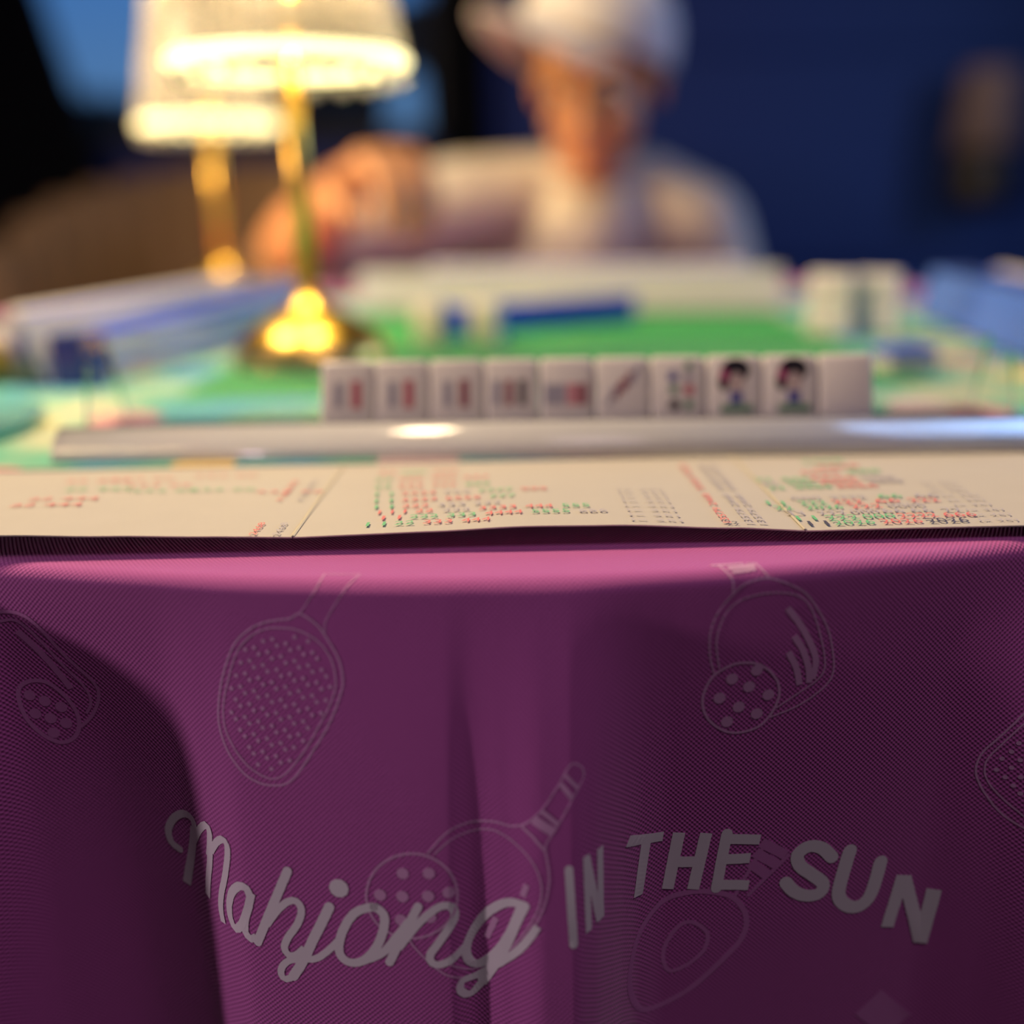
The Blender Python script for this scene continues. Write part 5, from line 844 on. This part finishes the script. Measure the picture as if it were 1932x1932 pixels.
# ---------------------------------------------------------------- table lamps
def table_lamp(loc, rz, label):
    t = thing('table_lamp', label, 'lamp', loc, (0, 0, rz), 'brass table lamps with crystal shades')
    obj('base', lathe('base', [(0, 0.0), (0.050, 0.0), (0.0508, 0.004), (0.049, 0.010), (0.0445, 0.017), (0.037, 0.0235), (0.028, 0.029), (0.019, 0.034), (0.0115, 0.039), (0.0066, 0.046), (0, 0.046)], 48), 'brass', t)
    obj('pole', tube('pole', [(0, 0, 0.042), (0, 0, 0.206)], 0.0062, 16), 'brass', t)
    obj('collar', lathe('collar', [(0, 0.203), (0.009, 0.204), (0.010, 0.222), (0, 0.223)], 24), 'brass', t)
    R0, R1, Z0, Z1 = 0.0675, 0.043, 0.178, 0.318
    rib = None; n = 44
    for i in range(n):
        a = 2*PI*i/n
        if rib is None: rib = tube('rib', [(R0, 0, Z0+0.006), (R1, 0, Z1)], [0.0034, 0.0023], 6); rib.materials.append(M['rib'])
        obj('rib', rib, None, t, None, (0, 0, a))
    obj('liner', lathe('liner', [(R0-0.007, Z0+0.005), (R1-0.0045, Z1-0.001)], 48), 'liner', t)
    def ring(name, r, z, hr, hz):
        m_ = 48; bm = bmesh.new(); rs = []
        for i in range(m_):
            a = 2*PI*i/m_; rs.append([bm.verts.new(((r+hr*math.cos(b))*math.cos(a), (r+hr*math.cos(b))*math.sin(a), z+hz*math.sin(b))) for b in [2*PI*k/10 for k in range(10)]])
        for i in range(m_):
            p, q = rs[i], rs[(i+1) % m_]
            for k in range(10): bm.faces.new((p[k], q[k], q[(k+1) % 10], p[(k+1) % 10]))
        return done(bm, name, True)
    o = obj('rim', ring('rim', R0, Z0+0.002, 0.0042, 0.0034), 'ring', t); o['label'] = 'glowing rim of the shade'
    obj('top_ring', ring('top_ring', R1, Z1, 0.004, 0.003), 'brass', t)
    bead = lathe('bead', [(0, -0.0052), (0.0030, -0.0036), (0.0046, 0), (0.0030, 0.0030), (0, 0.0042)], 8, False); bead.materials.append(M['bead'])
    for i in range(22):
        a = 2*PI*(i+0.3)/22
        obj('bead', bead, None, t, (R0*0.985*math.cos(a), R0*0.985*math.sin(a), Z0-0.0065))
    for k in (-1, 1): obj('harp', tube('harp', [(0.008*k, 0, 0.212), (0.026*k, 0, 0.235), (0.028*k, 0, 0.275), (0.012*k, 0, 0.305), (0, 0, 0.308)], 0.0012, 6), 'brass', t)
    obj('spider', ring('spider', 0.030, 0.300, 0.002, 0.002), 'brass', t)
    obj('led_panel', lathe('led_panel', [(0, 0.306), (0.036, 0.306), (0.0365, 0.311), (0, 0.313)], 32), 'led', t)
    d = bpy.data.lights.new('lamp_bulb', 'POINT'); d.energy = 1.5; d.color = (1, 0.72, 0.34); d.shadow_soft_size = 0.010
    b = bpy.data.objects.new('lamp_bulb', d); C.objects.link(b); b.parent = t; b.location = (0.018, -0.018, 0.236)
    obj('bulb', lathe('bulb', [(0, 0.223), (0.007, 0.224), (0.013, 0.238), (0.014, 0.248), (0.010, 0.260), (0, 0.264)], 16), 'led', t)
    return t
table_lamp((-0.1275, 0.666, MZ), 0.02, 'lit brass table lamp with crystal shade, the nearer one on the mat')
table_lamp((-0.3025, 1.125, 0.0002), 0.05, 'lit brass table lamp with crystal shade, the farther one behind the left rack')
# ---------------------------------------------------------------- things at the left edge of the table
td = thing('coaster', 'round teal glass coaster at the left edge of the mat', 'coaster', (-0.280, 0.472, 0.0021))
obj('plate', lathe('plate', [(0, 0.003), (0.050, 0.003), (0.056, 0.006), (0.0575, 0.0055), (0.052, 0), (0, 0)], 48), 'teal', td)
obj('foot_ring', lathe('foot_ring', [(0.034, 0.0), (0.036, -0.0005), (0.038, 0.0), (0.036, 0.001)], 40), 'teal', td)
tag(obj('glint_ball', lathe('glint_ball', [(0.012*math.cos(R(a)), 0.012*math.sin(R(a))) for a in range(-90, 91, 15)], 24), 'brass', None, (-0.312, 0.618, 0.0140)), 'small shiny gold ball on the left player\'s card', 'ball')  # added ball, stands in for a bright glint of unknown source
lc = thing('score_card', 'plain cream score card of the left player, lying beyond the left rack', 'card', (-0.395, 0.80, 0.0017), (0, 0, R(80)))
for k in range(2):
    obj('card_panel', box('card_panel', (-0.20+0.2005*k, -0.068, 0), (-0.001+0.2005*k, 0.068, 0.0006)), 'paper', lc)
# ---------------------------------------------------------------- the person opposite
def blobs_mesh(name, prims, voxel, smooth_it=4):
    bm = bmesh.new()
    for p in prims:
        if p[0] == 'e':                                   # ellipsoid: centre, radii, rotation
            _, c, r, rot = p
            m_ = Matrix.Translation(c) @ (rot.to_matrix().to_4x4() if rot else Matrix()) @ Matrix.Diagonal((*r, 1))
            bmesh.ops.create_icosphere(bm, subdivisions=3, radius=1, matrix=m_)
        else:                                             # chain of points with radii
            _, pts, rads = p
            for q, r in zip(pts, rads): bmesh.ops.create_icosphere(bm, subdivisions=2, radius=r, matrix=Matrix.Translation(q))
            for (a, ra), (b, rb) in zip(zip(pts, rads), zip(pts[1:], rads[1:])): tube_bm(bm, [a, b], [ra, rb], 16)
    me = bpy.data.meshes.new(name); bm.to_mesh(me); bm.free()
    o = bpy.data.objects.new(name, me); C.objects.link(o)
    m_ = o.modifiers.new('r', 'REMESH'); m_.mode = 'VOXEL'; m_.voxel_size = voxel; m_.use_smooth_shade = True
    s_ = o.modifiers.new('s', 'SMOOTH'); s_.factor = 0.5; s_.iterations = smooth_it
    out = bpy.data.meshes.new_from_object(o.evaluated_get(bpy.context.evaluated_depsgraph_get())); out.name = name
    bpy.data.objects.remove(o); bpy.data.meshes.remove(me)
    for p in out.polygons: p.use_smooth = True
    return out
PX, PY = 0.122, 1.43
HC = Vector((0.121, 1.425, 0.243)); HR = Euler((R(16), 0, R(-16)), 'ZYX'); HR = (Matrix.Rotation(R(-16), 3, 'Z') @ Matrix.Rotation(R(16), 3, 'X'))
H4 = Matrix.Translation(HC) @ HR.to_4x4(); HQ = HR.to_quaternion().to_euler()
def hd(x, y, z): return H4 @ Vector((x, y, z))
def E_(x, y, z, rx, ry, rz): return ('e', hd(x, y, z), (rx, ry, rz), HQ)
def lerp(a, b, t): return Vector(a)*(1-t)+Vector(b)*t
SHL, SHR = Vector((-0.055, 1.515, 0.092)), Vector((0.278, 1.535, 0.055))      # shoulder joints, image left and right
ELL, WRL = Vector((-0.285, 1.395, 0.045)), Vector((-0.178, 1.215, 0.118))
ELR, WRR = Vector((0.345, 1.50, -0.175)), Vector((0.235, 1.36, -0.235))
prims = [('c', [(PX, 1.665, -0.255), (PX, 1.64, -0.14), (PX, 1.60, -0.02), (PX, 1.57, 0.05)], [0.13, 0.125, 0.13, 0.11]),
         ('e', (PX, 1.60, -0.01), (0.165, 0.105, 0.14), None),
         ('c', [SHL, (PX-0.05, 1.555, 0.105), (PX, 1.56, 0.10), (PX+0.05, 1.56, 0.105), SHR], [0.055, 0.05, 0.06, 0.05, 0.055]),
         ('c', [(PX, 1.545, 0.11), (PX, 1.50, 0.165), (PX, 1.45, 0.20)], [0.058, 0.055, 0.056]),
         ('c', [SHL, lerp(SHL, ELL, 0.5), ELL], [0.052, 0.047, 0.040]),
         ('c', [ELL, lerp(ELL, WRL, 0.3), WRL], [0.041, 0.043, 0.028]),
         ('c', [SHR, lerp(SHR, ELR, 0.5), ELR], [0.052, 0.047, 0.040]), ('c', [ELR, lerp(ELR, WRR, 0.3), WRR], [0.040, 0.042, 0.027])]
for s_ in (-1, 1):                                        # legs, seated
    hip, kn, an = Vector((PX+0.09*s_, 1.66, -0.29)), Vector((PX+0.13*s_, 1.27, -0.315)), Vector((PX+0.13*s_, 1.33, -0.67))
    prims += [('c', [hip, lerp(hip, kn, 0.5), kn], [0.09, 0.078, 0.058]), ('c', [kn, lerp(kn, an, 0.35), an], [0.056, 0.055, 0.036]),
              ('c', [an, an+Vector((0, -0.10, -0.03)), an+Vector((0, -0.17, -0.038))], [0.036, 0.034, 0.026])]
# head with a face
prims += [E_(0, 0.012, 0.034, 0.075, 0.094, 0.092), E_(0, -0.022, -0.035, 0.060, 0.066, 0.070), E_(0, -0.048, -0.088, 0.032, 0.032, 0.026),
          E_(0, -0.082, 0.028, 0.050, 0.014, 0.012), E_(0.030, -0.070, -0.030, 0.024, 0.020, 0.022), E_(-0.030, -0.070, -0.030, 0.024, 0.020, 0.022),
          E_(0, -0.084, -0.062, 0.024, 0.012, 0.007), E_(0, -0.082, -0.073, 0.020, 0.012, 0.006), E_(0.078, 0.012, -0.004, 0.008, 0.018, 0.030), E_(-0.078, 0.012, -0.004, 0.008, 0.018, 0.030)]
prims += [('c', [hd(0, -0.088, 0.012), hd(0, -0.099, -0.012), hd(0, -0.108, -0.032)], [0.007, 0.009, 0.011]), E_(0.010, -0.096, -0.036, 0.009, 0.009, 0.007), E_(-0.010, -0.096, -0.036, 0.009, 0.009, 0.007)]
def hand(wrist, f, up, thumb_side, curl, scale=1.0):
    """palm and five fingers: f = direction of the palm, up = back of the hand, thumb_side = +-1 along f x up"""
    f = f.normalized(); c = f.cross(up).normalized(); up = c.cross(f).normalized(); out = []; S = scale
    palm = [wrist+f*0.02*S, wrist+f*0.055*S, wrist+f*0.085*S]
    for k in range(4):
        off = (k-1.5)*0.0195*S*thumb_side                 # k = 3 is the index finger
        kn = wrist+f*(0.090+(0.006 if k in (1, 2) else 0))*S+c*off
        out.append(('c', [wrist+f*0.012*S+c*off*0.55, kn], [0.0155*S, 0.0125*S]))
        ln = (0.030, 0.040, 0.043, 0.038)[k]*S; p = kn; ang = curl[k]; pts = [p]; rr = [0.0108*S]
        for j, (l, da) in enumerate(((ln, 0.0), (ln*0.62, 0.55), (ln*0.5, 0.45))):
            ang += da; p = p+(f*math.cos(ang)-up*math.sin(ang)+c*0.05*(k-1.5)*thumb_side)*l; pts.append(p); rr.append((0.0098, 0.0090, 0.0076)[j]*S)
        out.append(('c', pts, rr))
    t0 = wrist+f*0.028*S+c*0.028*S*thumb_side-up*0.006*S
    t1 = t0+(f*0.55+c*0.65*thumb_side-up*0.5).normalized()*0.036*S; t2 = t1+(f*0.85+c*0.05*thumb_side-up*0.6).normalized()*0.030*S; t3 = t2+(f*0.7-c*0.25*thumb_side-up*0.75).normalized()*0.022*S
    out.append(('c', [t0, t1, t2, t3], [0.0165*S, 0.0135*S, 0.0115*S, 0.009*S]))
    return out
fdir = Vector((0.066, -0.082, 0.030)); up_ = Vector((-0.1, 0.1, 1))
prims += hand(WRL, fdir, up_, 1, (1.15, 1.05, 1.0, 0.9), 1.05)
prims += hand(WRR, Vector((-0.5, -0.8, -0.12)), Vector((0, 0, 1)), 1, (0.35, 0.3, 0.3, 0.25))
pr = thing('person', 'person in white cap and cream t-shirt leaning over far side of table, hand reaching in', 'person', (PX, 1.66, FZ))
OFF = Vector((-PX, -1.66, -FZ))
def at_person(me):
    me.transform(Matrix.Translation(OFF)); return me
obj('body', at_person(blobs_mesh('body', prims, 0.0042, 3)), 'skin', pr)
# shirt
sl_end = lerp(SHL, ELL, 0.86); sr_end = lerp(SHR, ELR, 0.72)
sh = [('c', [(PX, 1.665, -0.25), (PX, 1.64, -0.14), (PX, 1.60, -0.02), (PX, 1.57, 0.045)], [0.148, 0.142, 0.146, 0.124]),
      ('e', (PX, 1.60, -0.02), (0.192, 0.122, 0.17), None), ('e', (PX+0.01, 1.60, -0.11), (0.185, 0.125, 0.14), None),
      ('c', [SHL, (PX-0.07, 1.555, 0.105), (PX, 1.56, 0.092), (PX+0.07, 1.56, 0.105), SHR], [0.068, 0.062, 0.066, 0.062, 0.068]),
      ('c', [SHL, lerp(SHL, ELL, 0.45), sl_end], [0.070, 0.066, 0.062]), ('c', [SHR, lerp(SHR, ELR, 0.4), sr_end], [0.070, 0.068, 0.064])]
obj('shirt', at_person(blobs_mesh('shirt', sh, 0.006, 5)), 'shirt', pr)
# collar ring of the t-shirt
bm = bmesh.new(); rs = []
for i in range(32):
    a = 2*PI*i/32; rs.append(Vector((PX+0.066*math.cos(a), 1.528+0.060*math.sin(a), 0.148+0.018*math.sin(a))))
tube_bm(bm, rs+[rs[0], rs[1]], 0.008, 8, False); obj('neckband', at_person(done(bm, 'neckband', True)), 'shirt', pr)
tr_ = []
for s_ in (-1, 1):
    hip, kn, an = Vector((PX+0.09*s_, 1.66, -0.29)), Vector((PX+0.13*s_, 1.27, -0.315)), Vector((PX+0.13*s_, 1.33, -0.64))
    tr_ += [('c', [hip, lerp(hip, kn, 0.5), kn], [0.102, 0.088, 0.068]), ('c', [kn, lerp(kn, an, 0.35), an], [0.067, 0.065, 0.052])]
tr_ += [('e', (PX, 1.68, -0.28), (0.17, 0.13, 0.11), None)]
obj('trousers', at_person(blobs_mesh('trousers', tr_, 0.009, 3)), 'trousers', pr)
# cap: crown and bill, worn askew towards the image left
CR = Matrix.Translation(hd(0, 0.006, 0.040)) @ (Matrix.Rotation(R(-60), 4, 'Z') @ Matrix.Rotation(R(-14), 4, 'X') @ Matrix.Rotation(R(6), 4, 'Y'))
cp = lathe('cap_crown', [(0.986, -0.05), (1.0, 0.06), (0.985, 0.25), (0.93, 0.50), (0.80, 0.74), (0.55, 0.92), (0.25, 1.0), (0.04, 1.02), (0, 1.02)], 40)
cp.transform(CR @ Matrix.Diagonal((0.090, 0.106, 0.098, 1))); capo = obj('cap', at_person(cp), 'cap', pr)
bm = bmesh.new(); g = []
for i in range(17):
    a = R(-180+6+168*i/16); row = []
    for j in range(7):
        t = j/6; x = 0.088*math.cos(a); y = 0.104*math.sin(a)-0.070*t*max(0, -math.sin(a))**0.8
        row.append(bm.verts.new((x*(1-0.04*t), y, -0.002-0.55*x*x*(0.6+t)/0.088*0.25*2-0.004*t)))
    g.append(row)
for p, q in zip(g, g[1:]):
    for j in range(6): bm.faces.new((p[j], p[j+1], q[j+1], q[j]))
bmesh.ops.recalc_face_normals(bm, faces=bm.faces); bmesh.ops.solidify(bm, geom=bm.faces[:], thickness=0.003)
me = done(bm, 'bill', True); me.transform(CR); bo = obj('bill', at_person(me), 'cap', capo)
me = lathe('button', [(0.007, 0), (0.006, 0.003), (0, 0.005)], 12); me.transform(CR @ Matrix.Translation((0, 0, 0.0995))); obj('button', at_person(me), 'cap', capo)
# hair under the cap, brows, eyes, lips
obj('hair', at_person(blobs_mesh('hair', [E_(0, 0.040, 0.008, 0.080, 0.075, 0.060), E_(0.072, 0.020, 0.020, 0.010, 0.030, 0.030), E_(-0.072, 0.020, 0.020, 0.010, 0.030, 0.030)], 0.005, 3)), 'hair', pr)
for s_ in (-1, 1):
    me = lathe('eye', [(0.0105*math.cos(R(a)), 0.0105*math.sin(R(a))) for a in range(-90, 91, 18)], 16); me.transform(H4 @ Matrix.Translation((0.031*s_, -0.0745, 0.004)))
    eo = obj('eye', at_person(me), 'eye', pr)
    me = lathe('iris', [(0, 0.0108), (0.0045, 0.0102), (0.005, 0.0094), (0, 0.0090)], 14); me.transform(H4 @ Matrix.Translation((0.031*s_, -0.0745, 0.004)) @ Matrix.Rotation(R(100), 4, 'X')); obj('iris', at_person(me), 'iris', eo)
    me = tube('eyebrow', [hd(0.016*s_, -0.092, 0.022), hd(0.032*s_, -0.090, 0.028), hd(0.048*s_, -0.080, 0.023)], [0.003, 0.0038, 0.002], 8); obj('eyebrow', at_person(me), 'hair', pr)
me = blobs_mesh('lips', [E_(0, -0.0885, -0.0625, 0.022, 0.0095, 0.0045), E_(0, -0.0875, -0.0715, 0.019, 0.0095, 0.0045)], 0.002, 2); obj('lips', at_person(me), 'lip', pr)
# stool under the person
st = thing('stool', 'low round stool under the person', 'stool', (PX, 1.68, FZ))
obj('seat', lathe('seat', [(0, 0.335), (0.16, 0.335), (0.18, 0.32), (0.18, 0.29), (0, 0.28)], 32), 'chair', st)
for i in range(4):
    a = PI/4+PI/2*i; obj('leg', tube('leg', [(0.13*math.cos(a), 0.13*math.sin(a), 0.285), (0.17*math.cos(a), 0.17*math.sin(a), 0)], [0.016, 0.011], 10), 'wood', st)
